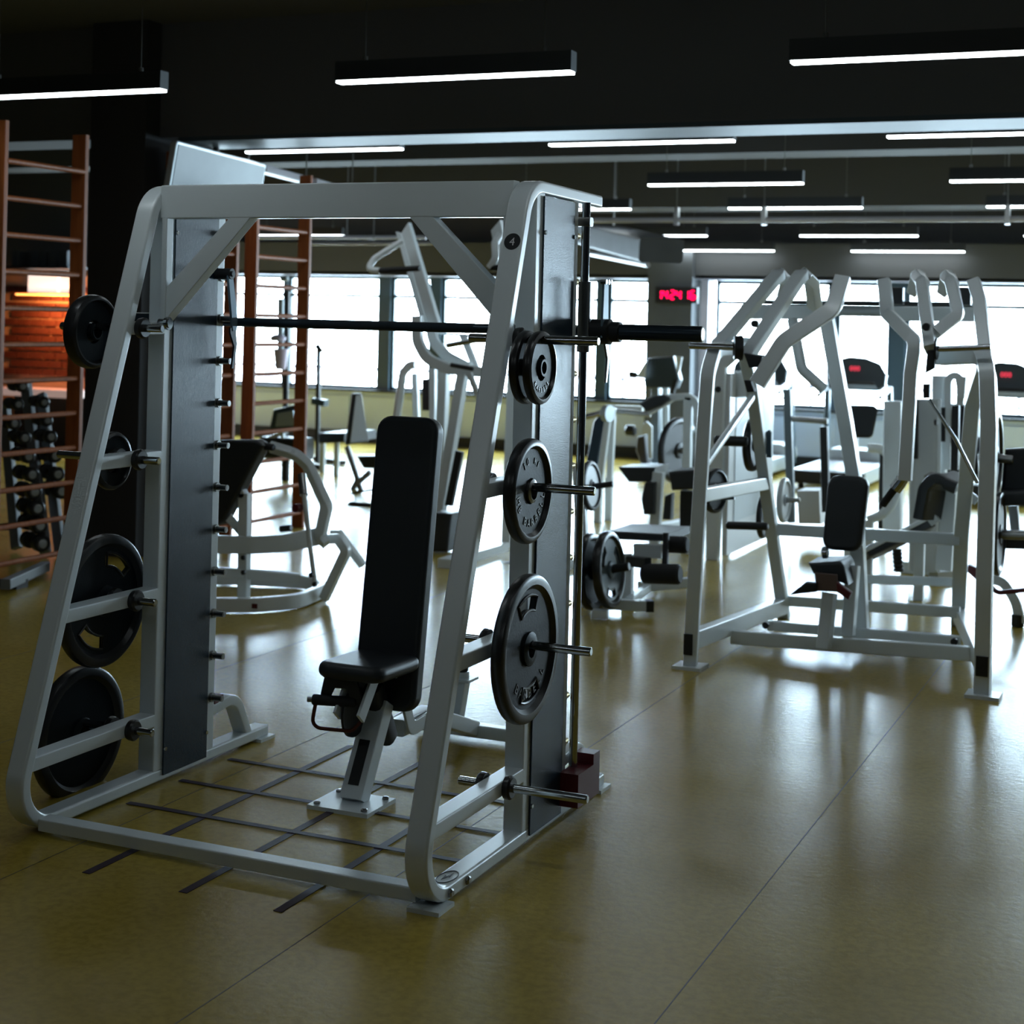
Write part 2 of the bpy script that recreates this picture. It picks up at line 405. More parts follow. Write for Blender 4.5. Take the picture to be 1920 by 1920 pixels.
# ---------------------------------------------------------------- strip lights
_st = {}
def strip(x, y, z, lab, L=1.25):
    if z not in _st:
        t = thing('strip_light', '', 'ceiling light', (0, 0, 0), 'hanging strip lights')
        obj('housing', MB().box(0, L, -.035, .035, .012, .105), LBODY, t)
        obj('diffuser', MB().box(.006, L-.006, -.030, .030, 0, .013), GLOW, t)
        for q in (.12, .88):
            obj('cable', MB().cyl((L*q, 0, .105), (L*q, 0, ZC-z), .0025, 6).cyl((L*q, 0, .105), (L*q, 0, .13), .012, 8), STEEL, t)
        _st[z] = t
    else: t = dup(_st[z])
    t.location = (x, y, z); t['label'] = lab
rows = [(6.83, 2.80), (9.62, 2.80), (12.0, 2.747), (14.4, 2.74), (16.9, 2.63), (18.0, 2.52)]
xs = {0: [(-6.24, 'nearest strip light, cut off by the left edge of the photo'), (-3.95, 'nearest middle strip light, hanging over the smith machine crossbeam'), (-1.68, 'large strip light at the top right corner of the photo')],
      1: [(-6.30, 'strip light right of the hanging screen, just under the pale beam'), (-3.96, 'strip light under the pale beam, above the right end of the smith machine'), (-1.77, 'strip light under the pale beam at the right edge')],
      2: [(-4.08, 'strip light with visible grey housing, third row, left of centre right'), (-1.74, 'strip light third row, cut by the right edge')],
      3: [(-6.32, 'strip light end peeking out right of the smith machine top corner'), (-4.10, 'strip light touching the long white pipe from above'), (-1.77, 'short visible strip light at right edge just above the white pipe')],
      4: [(-6.30, 'strip light directly below the white pipe, above the red clock'), (-4.01, 'strip light below the white pipe, over the pulldown machine'), (-10.9, 'strip light seen between the rungs of the far wall bars')],
      5: [(-5.82, 'farthest strip light left, just above the red clock pillar'), (-3.68, 'farthest strip light right, above the pulldown machine arms')]}
for r, (y, z) in enumerate(rows):
    for x, lab in xs[r]: strip(x, y, z, lab)
# the grid of lamps goes on beyond the frame, above the camera and to the right
for x, y, lab in ((-4.0, 4.04, 'strip light right above the smith machine, outside the photo'), (-1.7, 4.04, 'strip light above and right of the smith machine, outside the photo'), (-4.0, 1.25, 'strip light left of the camera, outside the photo'), (-1.7, 1.25, 'strip light close to the camera, outside the photo')): strip(x, y, 2.8, lab)
for y, z in rows[:5]:
    for x in (.55, 2.8) if y < 16 else (-1.7, .55): strip(x, y, z, 'strip light outside the photo to the right, %s column, %s row' % ('near' if x == (.55 if y < 16 else -1.7) else 'far', {6.83: 'first', 9.62: 'second', 12.0: 'third', 14.4: 'fourth', 16.9: 'fifth'}[y]))

# ---------------------------------------------------------------- smith machine
XRc, XLc = -1.950, -3.345
FW, FT = .070, .043
sm = thing('smith_machine', 'large white smith machine with slanted front legs, guard panels and barbell', 'gym machine', (-2.65, 4.55, 0))
def leg_y(z): return 4.006+.326*(z-.469)
for X, side in ((XRc, 1), (XLc, 0)):
    path = [(X, 5.30, .030), (X, leg_y(.03)-.002, .030), (X, leg_y(2.07)+.0, 2.072), (X, 5.145, 2.068)]
    P = fillet([path[0], path[1], path[2]], .135, 10)[:-1]
    Q = fillet([path[1], path[2], path[3]], .125, 10)[1:]
    fo = obj('side_frame', MB().sweepsec(P+Q, MB().rect_sec(FW, FT, .009, 3), n=(1, 0, 0)), WHITE, sm)
    obj('end_cap', MB().box(X-.028, X+.028, 5.302, 5.310, .012, .048), WHITEB, fo)
    # front post, rear post
    obj('post', MB().bar([(X, 4.600, .05), (X, 4.600, 2.055)], .066, .072, n=(1, 0, 0), cr=.006), WHITE, sm)
    obj('post', MB().bar([(X, 4.905, .05), (X, 4.905, 2.055)], .066, .050, n=(1, 0, 0), cr=.006), WHITE, sm)
    gp = obj('guard_panel', MB().box(X+.036, X+.041, 4.612, 4.874, .028, 2.045), PANEL, sm)
    obj('guard_panel', MB().box(X-.041, X-.036, 4.612, 4.874, .028, 2.045), PANEL, sm)
    sc = MB()
    for zz in (1.93, .12):
        for yy in (4.618, 4.868): sc.cyl((X+.041, yy, zz), (X+.046, yy, zz), .007, 10)
    obj('screw', sc, CHROME, gp)
    # horizontal braces with plate pegs
    for bz in (1.594, 1.147, .668, .228):
        br = obj('brace', MB().bar([(X, leg_y(bz)+.01, bz), (X, 4.57, bz)], .066, .045, n=(1, 0, 0), cr=.006), WHITE, sm)
        for sg in (1, -1):
            py = 4.430
            peg = obj('peg', MB().cyl((X+sg*.033, py, bz), (X+sg*(.30 if side*sg > 0 or side == sg == 0 or (side == 0 and sg < 0) else .125), py, bz), .0135, 20, ch=.003), CHROME, br)
            obj('collar', MB().lathe((X+sg*.033, py, bz), (sg, 0, 0), [(0, .034), (.010, .036), (.018, .036), (.024, .030), (.024, .014)], 24), RUBBER, br)
    # arch foot at the rear
    obj('arch_foot', MB().bar([(X, 4.93, .185), (X, 5.09, .205), (X, 5.175, .045)], .060, .040, n=(1, 0, 0), fil=.09, cr=.006, k=7), WHITE, sm)
    obj('bumper', MB().box(X-.028, X+.028, 4.94, 4.995, .205, .232) if not side else MB().box(X+.038, X+.105, 4.86, 5.06, .055, .165).box(X+.038, X+.105, 5.0, 5.06, .165, .20), RED, sm)
    for yy in ((5.27, 3.985) if side else (5.27,)):
        obj('foot_plate', MB().box(X-.045, X+.055, yy-.05, yy+.05, 0, .012), WHITE, sm)
    # catch pins
    pins = [.24+.1545*i for i in range(12)]
    for k, pz in enumerate(pins):
        if side: pb = MB().cyl((X+.012, 4.93, pz), (X+.012, 4.978, pz), .011, 14).cyl((X+.012, 4.93, pz), (X+.012, 4.937, pz), .018, 14)
        else: pb = MB().cyl((X+.033, 4.905, pz), (X+.083, 4.905, pz), .011, 14).cyl((X+.033, 4.905, pz), (X+.043, 4.905, pz), .0175, 14).cyl((X+.083, 4.905, pz), (X+.084, 4.905, pz), .006, 10)
        obj('catch_pin', pb, STEEL if not side else mat('brass_pin', (.45, .36, .18), .35, .8) if k == 0 else bpy.data.materials['brass_pin'], sm)
    # guide rods
    RX = X+(.051 if side else -.051)
    rd = MB().cyl((RX, 4.950, .06), (RX, 4.950, 2.05), .0145, 20)
    obj('guide_rod', rd, CHROME, sm)
    obj('rod_bracket', MB().bar([(X, 4.945, 1.985), (RX+(.02 if side else -.02), 4.950, 1.985)], .04, .03, n=(0, 1, 0)), STEEL, sm)
# front crossbeam, gussets, floor bar
obj('crossbeam', MB().bar([(XLc+.033, 4.555, 2.031), (XRc-.033, 4.555, 2.031)], .05, .115, n=(0, 1, 0), cr=.006), WHITE, sm)
for sx, X in ((1, XLc), (-1, XRc)):
    g0 = [(X+sx*.040, 1.600), (X+sx*.040, 1.715), (X+sx*.315, 1.978), (X+sx*.400, 1.978)]
    obj('gusset', MB().slab([(p[0], p[1]) for p in g0], (0, 4.532, 0), (1, 0, 0), (0, 0, 1), -.05 if 0 else .05, .004, 2) if 0 else MB().slab(g0, (0, 4.582, 0), (1, 0, 0), (0, 0, 1), .05, .004, 2), WHITE, sm)
    obj('gusset_post', MB().bar([(X+sx*.053, 4.545, 1.60 if sx > 0 else 1.70), (X+sx*.053, 4.545, 1.975)], .04, .022, n=(0, 1, 0), cr=.004), WHITE, sm)
    if sx > 0: obj('bolt', MB().cyl((X+.040, 4.53, 1.612), (X+.085, 4.53, 1.612), .016, 16).cyl((X+.068, 4.53, 1.612), (X+.080, 4.53, 1.612), .022, 16), CHROME, sm)
fb = obj('floor_bar', MB().bar([(XLc+.035, 4.0, .034), (XRc-.035, 4.0, .034)], .062, .040, n=(0, 1, 0), cr=.006), WHITE, sm)
for x, y in ((XRc+.036, 4.045), (XRc+.036, 4.16), (XLc+.036, 4.03)):
    obj('bolt', MB().lathe((x, y, .030), (1, 0, 0), [(0, .014), (.005, .014), (.009, .009)], 6 if x > -3 else 16), STEEL, sm)
# sticker with the number 4 on the right front leg
def leg_face(z, up=0): return V((XRc, leg_y(z)-FT/2*1.05, z))
lt = V((0, .326, 1)).normalized(); ln = V((0, -1, .326)).normalized()
pz = 1.885; pc = V((XRc+.004, leg_y(pz), pz))+ln*(FT/2+.0005)
stk = obj('number_sticker', MB().lathe(pc, ln, [(0, .027), (.001, .027)], 32), BLACK, sm)
tx = MB(); text(tx, '4', .036, pc+ln*.0015, (1, 0, 0), lt, .0003); obj('numeral', tx, STICK, stk)
# oval emblem on the right base rail
oc = V((XRc, 4.10, .0525)); ring = MB().tube([oc+V((.026*math.cos(a), .052*math.sin(a), 0)) for a in [i*PI/16 for i in range(32)]], .0016, 0, 4, closed=True)
ring.slab([(-.030, -.004), (.004, .012), (.002, .004), (.034, .008), (.0, -.008), (.003, -.002)], oc, (.35, 1, 0), (-1, .35, 0), .0012, 0, 1)
obj('emblem', ring, mat('dark_print', (.02, .025, .03), .5), sm)
# the guided barbell
BZ, BY = 1.620, 4.950
bar_ = obj('barbell', MB().cyl((XLc-.09, BY, BZ), (XRc+.09, BY, BZ), .0165, 24), DARKBAR, sm)
obj('knurling', MB().cyl((-3.0, BY, BZ), (-2.3, BY, BZ), .0172, 24), mat('knurled_steel', (.03, .04, .05), .5, .7, bump=.8, bscale=900), bar_)
for X, sg in ((XRc, 1), (XLc, -1)):
    slv = MB().lathe((X+sg*.09, BY, BZ), (sg, 0, 0), [(0, .0265), (.37, .0265), (.375, .023), (.375, .018), (.34, .018)], 32)
    sv = obj('sleeve', slv, DARKBAR, bar_)
    obj('collar', MB().lathe((X+sg*.082, BY, BZ), (sg, 0, 0), [(0, .03), (.003, .042), (.065, .042), (.07, .034), (.10, .034), (.103, .026)], 32), BLACK, bar_)
    obj('end_ring', MB().lathe((X+sg*.464, BY, BZ), (sg, 0, 0), [(0, .0268), (.002, .0268), (.003, .023), (.0012, .0185)], 32), STEEL, sv)
    cr0 = obj('carriage', MB().bar([(X+sg*.058, BY, BZ-.05), (X+sg*.058, BY, BZ+.165)], .044, .052, n=(1, 0, 0), cr=.008).cyl((X+sg*.051, BY, BZ-.07), (X+sg*.051, BY, BZ-.05), .022, 20), STEEL, bar_)
    hx = X+.125 if sg > 0 else X+.095
    hk = MB()
    hy = BY-.01 if sg > 0 else 4.87
    hk.slab([(-.030, -.02), (.030, -.02), (.020, .17), (-.020, .17)], (hx, hy+.0, BZ), (0, 1, 0), (0, 0, 1), .008, .002, 1)
    if sg < 0:
        hk = MB().slab([(-.006, -.035), (.022, -.028), (.026, .01), (-.014, .185), (-.042, .185), (-.044, .165)], (hx, hy+.02, BZ), (0, 1, 0), (0, 0, 1), .010, .003, 1)
    ho = obj('hook_plate', hk, mat('blue_grey_steel', (.14, .21, .27), .4, .2) if sg > 0 else bpy.data.materials['blue_grey_steel'], bar_)
    rl = MB()
    if sg > 0:
        for yy in (-.020, .005, .030):
            for zz in (.015, .165): rl.cyl((hx-.004, hy+yy, BZ+zz), (hx+.016, hy+yy, BZ+zz), .0085, 12)
    else:
        rl.cyl((hx-.05, hy-.005, BZ+.175), (hx+.014, hy-.005, BZ+.175), .020, 20); rl.cyl((hx+.014, hy-.005, BZ+.175), (hx+.020, hy-.005, BZ+.175), .010, 16)
    obj('roller', rl, CHROME if sg > 0 else BLACK, bar_)
    obj('counter_hook', MB().slab([(-.02, 0), (.015, .0), (.03, -.06), (.01, -.15), (-.005, -.15), (.008, -.07), (-.02, -.02)], (hx, hy+.02, BZ-.02), (0, 1, 0), (0, 0, 1), .008, .002, 1), BLACK if sg < 0 else STEEL, bar_)

# ---------------------------------------------------------------- weight plates
def plate(R, th, label, loc, group, style=0, axis=(1, 0, 0), textr=None, m_rim=RUBBER, m_web=PLATEIN, rot=0, hub=.0):
    # a plate centred on loc, axis toward the viewer side
    ax = V(axis).normalized(); _, n, b = frame_from(ax, V((0, 0, 1)).cross(ax)); up = ax.cross(n)
    t = thing('weight_plate', label, 'weight plate', loc, group); c = V(loc); h = th/2; w = th*.20
    seg = 60; slots = []
    if style == 1: slots = [(a+rot, math.radians(24)) for a in (0, 2*PI/3, 4*PI/3)]
    if style == 2: slots = [(a+rot, math.radians(26)) for a in (PI/2, 3*PI/2)]
    def hole(a, i0, i1, rr):
        return False
    # radial profile: rim outside, recessed web, hub
    rm_ = MB()
    prof = [(-h*.75, R-.003), (-h, R-.012), (-h, R*.86), (-w, R*.80), (w, R*.80), (h, R*.86), (h, R-.012), (h*.75, R-.003), (h*.3, R), (-h*.3, R)]
    ringpts = []
    for d, r in prof: ringpts.append([c+ax*d+(n*math.cos(q)+up*math.sin(q))*r for q in [2*PI*j/seg for j in range(seg)]])
    rm_.rings(ringpts, closed=True)
    obj('rim', rm_, m_rim, t)
    web = MB(); rads = [.040, R*.46, R*.52, R*.72, R*.80+.001]
    def is_hole(ri, j):
        if ri != 2: return False
        a = 2*PI*(j+.5)/seg
        for sa, hw in slots:
            d = (a-sa+PI) % (2*PI)-PI
            if abs(d) < hw: return True
        return False
    vs = []; fs = []
    for sd in (1, -1):
        for r in rads:
            for j in range(seg):
                q = 2*PI*j/seg; vs.append(c+ax*(w*sd)+(n*math.cos(q)+up*math.sin(q))*r)
    K = len(rads)
    def ix(sd, ri, j): return (0 if sd > 0 else K*seg)+ri*seg+j % seg
    for ri in range(K-1):
        for j in range(seg):
            if is_hole(ri, j): continue
            fs.append((ix(1, ri, j), ix(1, ri+1, j), ix(1, ri+1, j+1), ix(1, ri, j+1))); fs.append((ix(-1, ri, j), ix(-1, ri, j+1), ix(-1, ri+1, j+1), ix(-1, ri+1, j)))
            if is_hole(ri, j+1): fs.append((ix(1, ri, j+1), ix(1, ri+1, j+1), ix(-1, ri+1, j+1), ix(-1, ri, j+1)))
            if is_hole(ri, j-1): fs.append((ix(1, ri, j), ix(-1, ri, j), ix(-1, ri+1, j), ix(1, ri+1, j)))
            if ri < K-2 and is_hole(ri+1, j): fs.append((ix(1, ri+1, j), ix(-1, ri+1, j), ix(-1, ri+1, j+1), ix(1, ri+1, j+1)))
            if ri > 0 and is_hole(ri-1, j): fs.append((ix(1, ri, j), ix(1, ri, j+1), ix(-1, ri, j+1), ix(-1, ri, j)))
    web.add(vs, fs); wo = obj('web', web, m_web, t)
    if slots:
        for sa, hw in slots:
            lip = MB()
            pts = []
            for rr, sgn in ((R*.52, 1), (R*.72, -1)):
                for k in range(9):
                    a = sa+sgn*(-hw+2*hw*k/8); pts.append(c+ax*(w+.001)+(n*math.cos(a)+up*math.sin(a))*rr)
            lip.tube(pts, .0045, 0, 6, closed=True)
            obj('slot_lip', lip, m_rim, t)
    hb = MB().lathe(c-ax*h, ax, [(0, .026), (0, .046), (th*.3, R*.24), (th*.7, R*.24), (th*.92, R*.20), (th, .046), (th, .026)], 40)
    vv = MB(); pr = [(-h, .0262), (-h, R*.17), (-h*.8, R*.23), (h*.8, R*.23), (h, R*.17), (h, .0262)]
    vv.rings([[c+ax*d+(n*math.cos(q)+up*math.sin(q))*r for q in [2*PI*j/36 for j in range(36)]] for d, r in pr][::-1], closed=True)
    obj('hub', vv, STEEL if hub else m_web, t)
    if textr:
        tb = MB(); s1, s2, sz = textr
        arctext(tb, s1, sz, c+ax*(w+.0005), n, up, R*.60, PI/2+rot, sz*.85/(R*.60), .0018)
        arctext(tb, s2, sz, c+ax*(w+.0005), n, up, R*.60, -PI/2+rot, sz*.85/(R*.60), .0018, inward=True)
        obj('lettering', tb, m_rim, t)['kind'] = 'stuff'
    return t
PG, PGL = 'plates on the smith machine right side', 'plates on the smith machine left side'
plate(.112, .030, 'small black plate nearest the leg on the upper right peg', (-1.882, 4.430, 1.594-.098+.013), PG, m_web=PLATEIN)
plate(.112, .030, 'small black plate with raised lettering, outermost on the upper right peg', (-1.838, 4.430, 1.594-.098+.013), PG, textr=('', 'BARBELL', .021))
plate(.160, .040, 'medium black plate marked 10 kg on the second peg of the right leg', (-1.866, 4.430, 1.147-.013-.0), PG, textr=('10 кг', 'MB BARBELL', .034), hub=1)
plate(.226, .042, 'largest black plate with two grip slots on the third right peg', (-1.862, 4.430, .668-.012), PG, style=2, rot=.1, textr=('', 'BARBELL', .042))
PGE = 'plates on the machines behind'
plate(.128, .055, 'pair-thick black plate on the upper left outer peg of the smith machine', (-3.515,4.430,1.577), PGL)
plate(.100, .030, 'small black plate on the second left outer peg of the smith machine', (-3.416,4.430,1.137), PGL)
plate(.228, .045, 'big black plate with grip slot on the third left outer peg', (-3.442,4.430,0.656), PGL, style=2, rot=-.5)
plate(.228, .050, 'lowest big black plate at the left foot of the smith machine', (-3.528,4.430,0.192), PGL)

# ---------------------------------------------------------------- floor tape grid
tp = thing('floor_tape', 'dark purple tape grid stuck on the floor inside the smith machine', 'floor tape', (-2.7, 4.4, 0))
for x in (-2.965, -2.625, -2.31): obj('tape_strip', MB().box(x-.014, x+.014, 3.77, 5.35, .0005, .0022), TAPE, tp)
for y in (4.37, 4.665, 4.97): obj('tape_strip', MB().box(-3.27, -2.0, y-.013, y+.013, .0022, .0036), TAPE, tp)

# helpers for machines
def B(par, name, pts, w=.06, h=.05, m=None, **k): return obj(name, MB().bar(pts, w, h, **k), m or WHITEB, par)
def T(par, name, pts, r=.018, m=None, fil=0, **k): return obj(name, MB().tube(pts, r, fil, **k), m or WHITEB, par)
def C(par, name, a, b, r, m=None, ch=.004, **k): return obj(name, MB().cyl(a, b, r, ch=ch, **k), m or BLACK, par)
def PDD(par, name, c, u, v, w, h, th, m=None, r=.05, edge=.025, wt=None): return obj(name, MB().pad(c, u, v, w, h, th, r, edge, wt), m or PAD, par)
def SL(par, name, pts, th, m=None, edge=.01, d=(0, 1, 0)):
    # slab whose face outline is given by points in space (front face), extruded along d
    P = [V(p) for p in pts]; o = P[0]; d = V(d).normalized(); u = (P[1]-o); u = (u-d*u.dot(d)).normalized(); v = d.cross(u).normalized()
    out = [((p-o).dot(u), (p-o).dot(v)) for p in P]
    A = sum(out[i-1][0]*out[i][1]-out[i][0]*out[i-1][1] for i in range(len(out)))
    if A < 0: out = out[::-1]
    return obj(name, MB().slab(out, o, u, v, th, edge, 3), m or PAD, par)
def off(p, x=0, y=0, z=0): return (p[0]+x, p[1]+y, p[2]+z)

# ---------------------------------------------------------------- adjustable bench under the barbell
BX = -2.60
bn = thing('adjustable_bench', 'black padded upright bench with white frame inside the smith machine', 'bench', (BX, 4.9, 0))
obj('foot_plate', MB().box(BX-.115, BX+.115, 4.60, 4.80, 0, .014), WHITE, bn)
fbt = MB()
for sx in (-1, 1):
    for sy in (-1, 1): obj('bolt', MB().lathe((BX+sx*.09, 4.70+sy*.075, .014), (0, 0, 1), [(0, .012), (.007, .012), (.010, .007)], 6), STEEL, bn)
cl = obj('column', MB().bar([(BX, 4.715, .012), (BX, 4.885, .31)], .085, .065, n=(1, 0, 0), cr=.006), WHITE, bn)
cd = V((0, .17, .298)).normalized(); cn = V((0, -.298, .17)).normalized()
obj('anti_slip_strip', MB().slab([(-.02, .045), (.02, .045), (.02, .20), (-.02, .20)], V((BX, 4.715, .012))+cn*.033, (1, 0, 0), cd, .002, 0, 1), BLACK, cl)
for x in (BX-.045, BX+.045):
    B(bn, 'seat_bracket', [(x, 4.665, .305), (x, 4.77, .432), (x, 4.93, .425), (x, 5.045, .185), (x, 5.22, .195)], .012, .052, WHITE, n=(1, 0, 0), fil=.045, cr=.004)
B(bn, 'main_tube', [(BX, 5.02, .19), (BX, 5.25, .19), (BX, 5.66, .045)], .06, .06, WHITE, n=(1, 0, 0), fil=.05)
B(bn, 'rear_foot_bar', [(BX-.24, 5.68, .034), (BX+.32, 5.68, .034)], .06, .05, WHITE, n=(0, 1, 0))
rp = obj('rear_post', MB().bar([(BX-.005, 5.50, .09), (BX+.005, 5.54, .262)], .060, .055, n=(1, 0, 0)).box(BX-.045, BX+.055, 5.50, 5.59, .258, .268).cyl((BX+.005, 5.545, .268), (BX+.005, 5.545, .290), .028, 20), WHITE, bn)
obj('bumper', MB().cyl((BX+.005, 5.545, .290), (BX+.005, 5.545, .315), .024, 20, ch=.005), RUBBER, rp)
PDD(bn, 'seat', (BX, 4.805, .452), (1, 0, 0), (0, 1, -.03), .255, .34, .056, r=.06, edge=.026)
bp = PDD(bn, 'backrest', (BX, 5.005, .785), (1, 0, 0), (0, .135, 1), .245, 1.03, .07, r=.055, edge=.02)
B(bn, 'backrest_frame', [(BX, 4.99, .30), (BX, 5.11, 1.22)], .05, .04, WHITE, n=(1, 0, 0))
obj('adjuster_plate', MB().lathe((BX-.035, 4.76, .30), (1, 0, 0), [(0, .085), (.010, .085)], 36), BLACK, bn)
obj('adjuster_cover', MB().bar([(BX, 4.83, .375), (BX, 4.95, .17)], .062, .075, n=(1, 0, 0), cr=.02), BLACK, bn)
C(bn, 'roller', (BX-.13, 4.645, .355), (BX+.01, 4.70, .350), .018, SOFT)
C(bn, 'pin', (BX-.145, 4.639, .355), (BX-.13, 4.645, .355), .009, STEEL, ch=.001)
T(bn, 'loop_handle', [(BX-.118, 4.648, .345), (BX-.128, 4.640, .262), (BX-.005, 4.70, .25), (BX+.03, 4.73, .30)], .0065, mat('rusty_red_rod', (.10, .025, .012), .4, .5), fil=.03, k=5)
obj('seat_support', MB().slab([(-.075, 0), (-.055, .10), (.055, .10), (.085, .0), (.05, .0), (.02, .055), (-.02, .055), (-.045, .0)], (BX-.045, 4.69, .34), (1, .2, 0), (0, 0, 1), .012, .002, 1), BLACK, bn)


# ---------------------------------------------------------------- wall bars
def wall_bars(ya, yb, x0, z0, dz, n, label):
    t = thing('wall_bars', label, 'wall bars', (-6.43, (ya+yb)/2, 0), 'wooden wall bars')
    for y in (ya, yb):
        obj('side_board', MB().bar([(-6.43, y, 0), (-6.43, y, 2.74)], .105, .036, n=(1, 0, 0), cr=.006), WOOD, t)
    for i in range(n):
        z = z0+dz*i; x = -6.405 if i < n-1 else -6.39
        obj('rung', MB().tube([(x, ya+.01, z), (x, yb-.01, z)], .0165, 0, 10), WOOD, t)
    return t
wall_bars(7.235, 7.955, 0, .155, .214, 12, 'wooden wall bars at the left edge, in front of the dumbbells')
wall_bars(8.93, 9.655, 0, .12, .2175, 12, 'middle wooden wall bars, mostly hidden by the smith machine panel')
wall_bars(9.915, 10.66, 0, .12, .2175, 12, 'farthest wooden wall bars, standing against the bright windows')

# ---------------------------------------------------------------- screen over the wall bars
tv = thing('hanging_screen', 'tilted silver flat screen hanging above the smith machine crossbeam', 'screen', (-6.30, 9.25, 2.6))
sn = V((.985, 0, -.17)); sv_ = V((.17, 0, .985)); su = V((0, 1, -.045))
SCO = V((-6.28, 9.25, 2.555))
obj('casing', MB().slab(MB().rrect(1.10, .42, .02), SCO-sn*.05, su, sv_, .05, .01, 2), SILVER, tv)
obj('display', MB().slab(MB().rrect(1.06, .38, .004), SCO+sn*.0005, su, sv_, .004, 0, 1), TVG, tv)
obj('mount', MB().cyl(SCO+V((-.03, 0, .1)), (SCO.x-.03, 9.25, 3.6), .022, 12), BLACK, tv)
obj('cable', MB().tube([(-6.3, 9.62, 2.70), (-6.33, 9.70, 2.82), (-6.33, 9.66, 3.1), (-6.33, 9.5, 3.6)], .008, .1, 6), BLACK, tv)

# ---------------------------------------------------------------- brick wall with the warm light, seen between the rungs
bw = struct('wall_brick', MB().box(-16, -11.9, 15.0, 15.25, 0, 2.05), MORTAR)
struct('wall_above_brick', MB().box(-16, -11.9, 15.0, 15.25, 2.05, ZC), CEIL)
X0b, Z0b = (-13.174,15.000,0.647)[0], .86
bpw, bph = .195, .098
bmesh0 = None
for r in range(11):
    for c in range(7):
        o_ = .1 if r % 2 else 0
        x = X0b+c*bpw+o_; z = Z0b+r*bph
        b = MB().slab([(.006, .006), (bpw-.012, .006), (bpw-.012, bph-.016), (.006, bph-.016)], (x, 14.995, z), (1, 0, 0), (0, 0, 1), .022+.006*random.random(), .003, 1)
        if bmesh0 is None: bo = obj('brick', b, BRICKM, bw, smooth=0); bmesh0 = (bo.data, x, z)
        else:
            bo = bpy.data.objects.new('brick', bmesh0[0]); COL.objects.link(bo); bo.parent = bw; bo.location = (x-bmesh0[1], -.006*random.random(), z-bmesh0[2])
lp = thing('glowing_wall_panel', 'bright white glowing panel above the orange lit bricks', 'wall lamp', (-12.473,14.900,1.978))
obj('panel', MB().box((-12.734,14.900,1.974)[0], (-12.301,14.900,1.980)[0], 14.86, 14.95, (-12.730,14.900,1.848)[2], (-12.737,14.900,2.094)[2]), SCREEN, lp)
obj('panel', MB().box((-12.262,14.900,1.980)[0], (-12.084,14.900,1.982)[0], 14.86, 14.95, (-12.730,14.900,1.848)[2], (-12.737,14.900,2.094)[2]), SCREEN, lp)
obj('shelf', MB().box((-12.905,14.900,1.846)[0], (-12.042,14.900,1.858)[0], 14.75, 14.99, (-12.730,14.900,1.829)[2], (-12.730,14.900,1.848)[2]), WOOD, lp)
obj('lamp_strip', MB().box((-12.865,14.900,1.827)[0], (-12.080,14.900,1.839)[0], 14.80, 14.83, (-12.729,14.900,1.810)[2], (-12.730,14.900,1.829)[2]), WARM, lp)
wl = bpy.data.lights.new('warm_lamp', 'AREA'); wl.energy = 22; wl.color = (1, .33, .08); wl.size = .5; wl.size_y = .1; wl.shape = 'RECTANGLE'
wlo = bpy.data.objects.new('warm_lamp', wl); COL.objects.link(wlo); wlo.location = off((-12.232,14.600,1.774)); wlo.rotation_euler = (math.radians(50), 0, 0)
wp = thing('white_ledge', 'white ledge along the foot of the brick wall behind the dumbbells', 'ledge', (-12.423,14.700,0.680))
obj('ledge_board', MB().box((-12.934,14.700,0.659)[0], (-11.808,14.700,0.705)[0], 14.55, 14.95, (-12.499,14.700,0.639)[2], (-12.502,14.700,0.726)[2]), mat('glowing_pink_board', (.75, .55, .5), .5, emit=((1, .7, .65), .25)), wp)  # weak emission brightens the ledge board, which is no lamp
obj('ledge_bracket', MB().box((-12.934,14.700,0.659)[0], (-11.808,14.700,0.705)[0], 14.90, 14.96, 0, (-12.499,14.700,0.639)[2]), WALLD, wp)
# shelf of dark boxes high up, seen between the upper rungs
shf = thing('box_shelf', 'dark shelf with a row of grey boxes high above the brick wall', 'shelf', (-12.220,14.500,2.139))
obj('board', MB().box((-12.724,14.500,2.135)[0], (-11.689,14.500,2.144)[0], 14.3, 14.95, (-12.373,14.500,2.113)[2], (-12.374,14.500,2.138)[2]), BLACK, shf)
for i, px in enumerate(((22, 34), (56, 72), (74, 84), (92, 106), (108, 114), (118, 126))): pass
for i, (a, b) in enumerate(((((-12.673,14.500,2.259)), ((-12.579,14.500,2.260))), (((-12.409,14.500,2.261)), ((-12.285,14.500,2.261))), (((-12.262,14.500,2.261)), ((-12.178,14.500,2.262))), (((-12.140,14.500,2.262)), ((-12.025,14.500,2.263))), (((-12.002,14.500,2.263)), ((-11.874,14.500,2.264))))):
    tag(recentre(obj('box', MB().box(a[0], b[0], 14.5, 14.8, (-12.374,14.500,2.138)[2], (-12.380,14.500,2.322)[2]), mat('grey_carton_%d' % i if 0 else 'grey_carton', (.07, .075, .085), .6) if i == 0 else bpy.data.materials['grey_carton']), ((a[0]+b[0])/2, 14.65, (-12.374,14.500,2.138)[2])),
        ['leftmost', 'second from left', 'middle', 'second from right', 'rightmost'][i]+' grey box on the dark shelf above the bricks', 'box', 'boxes on the high shelf')

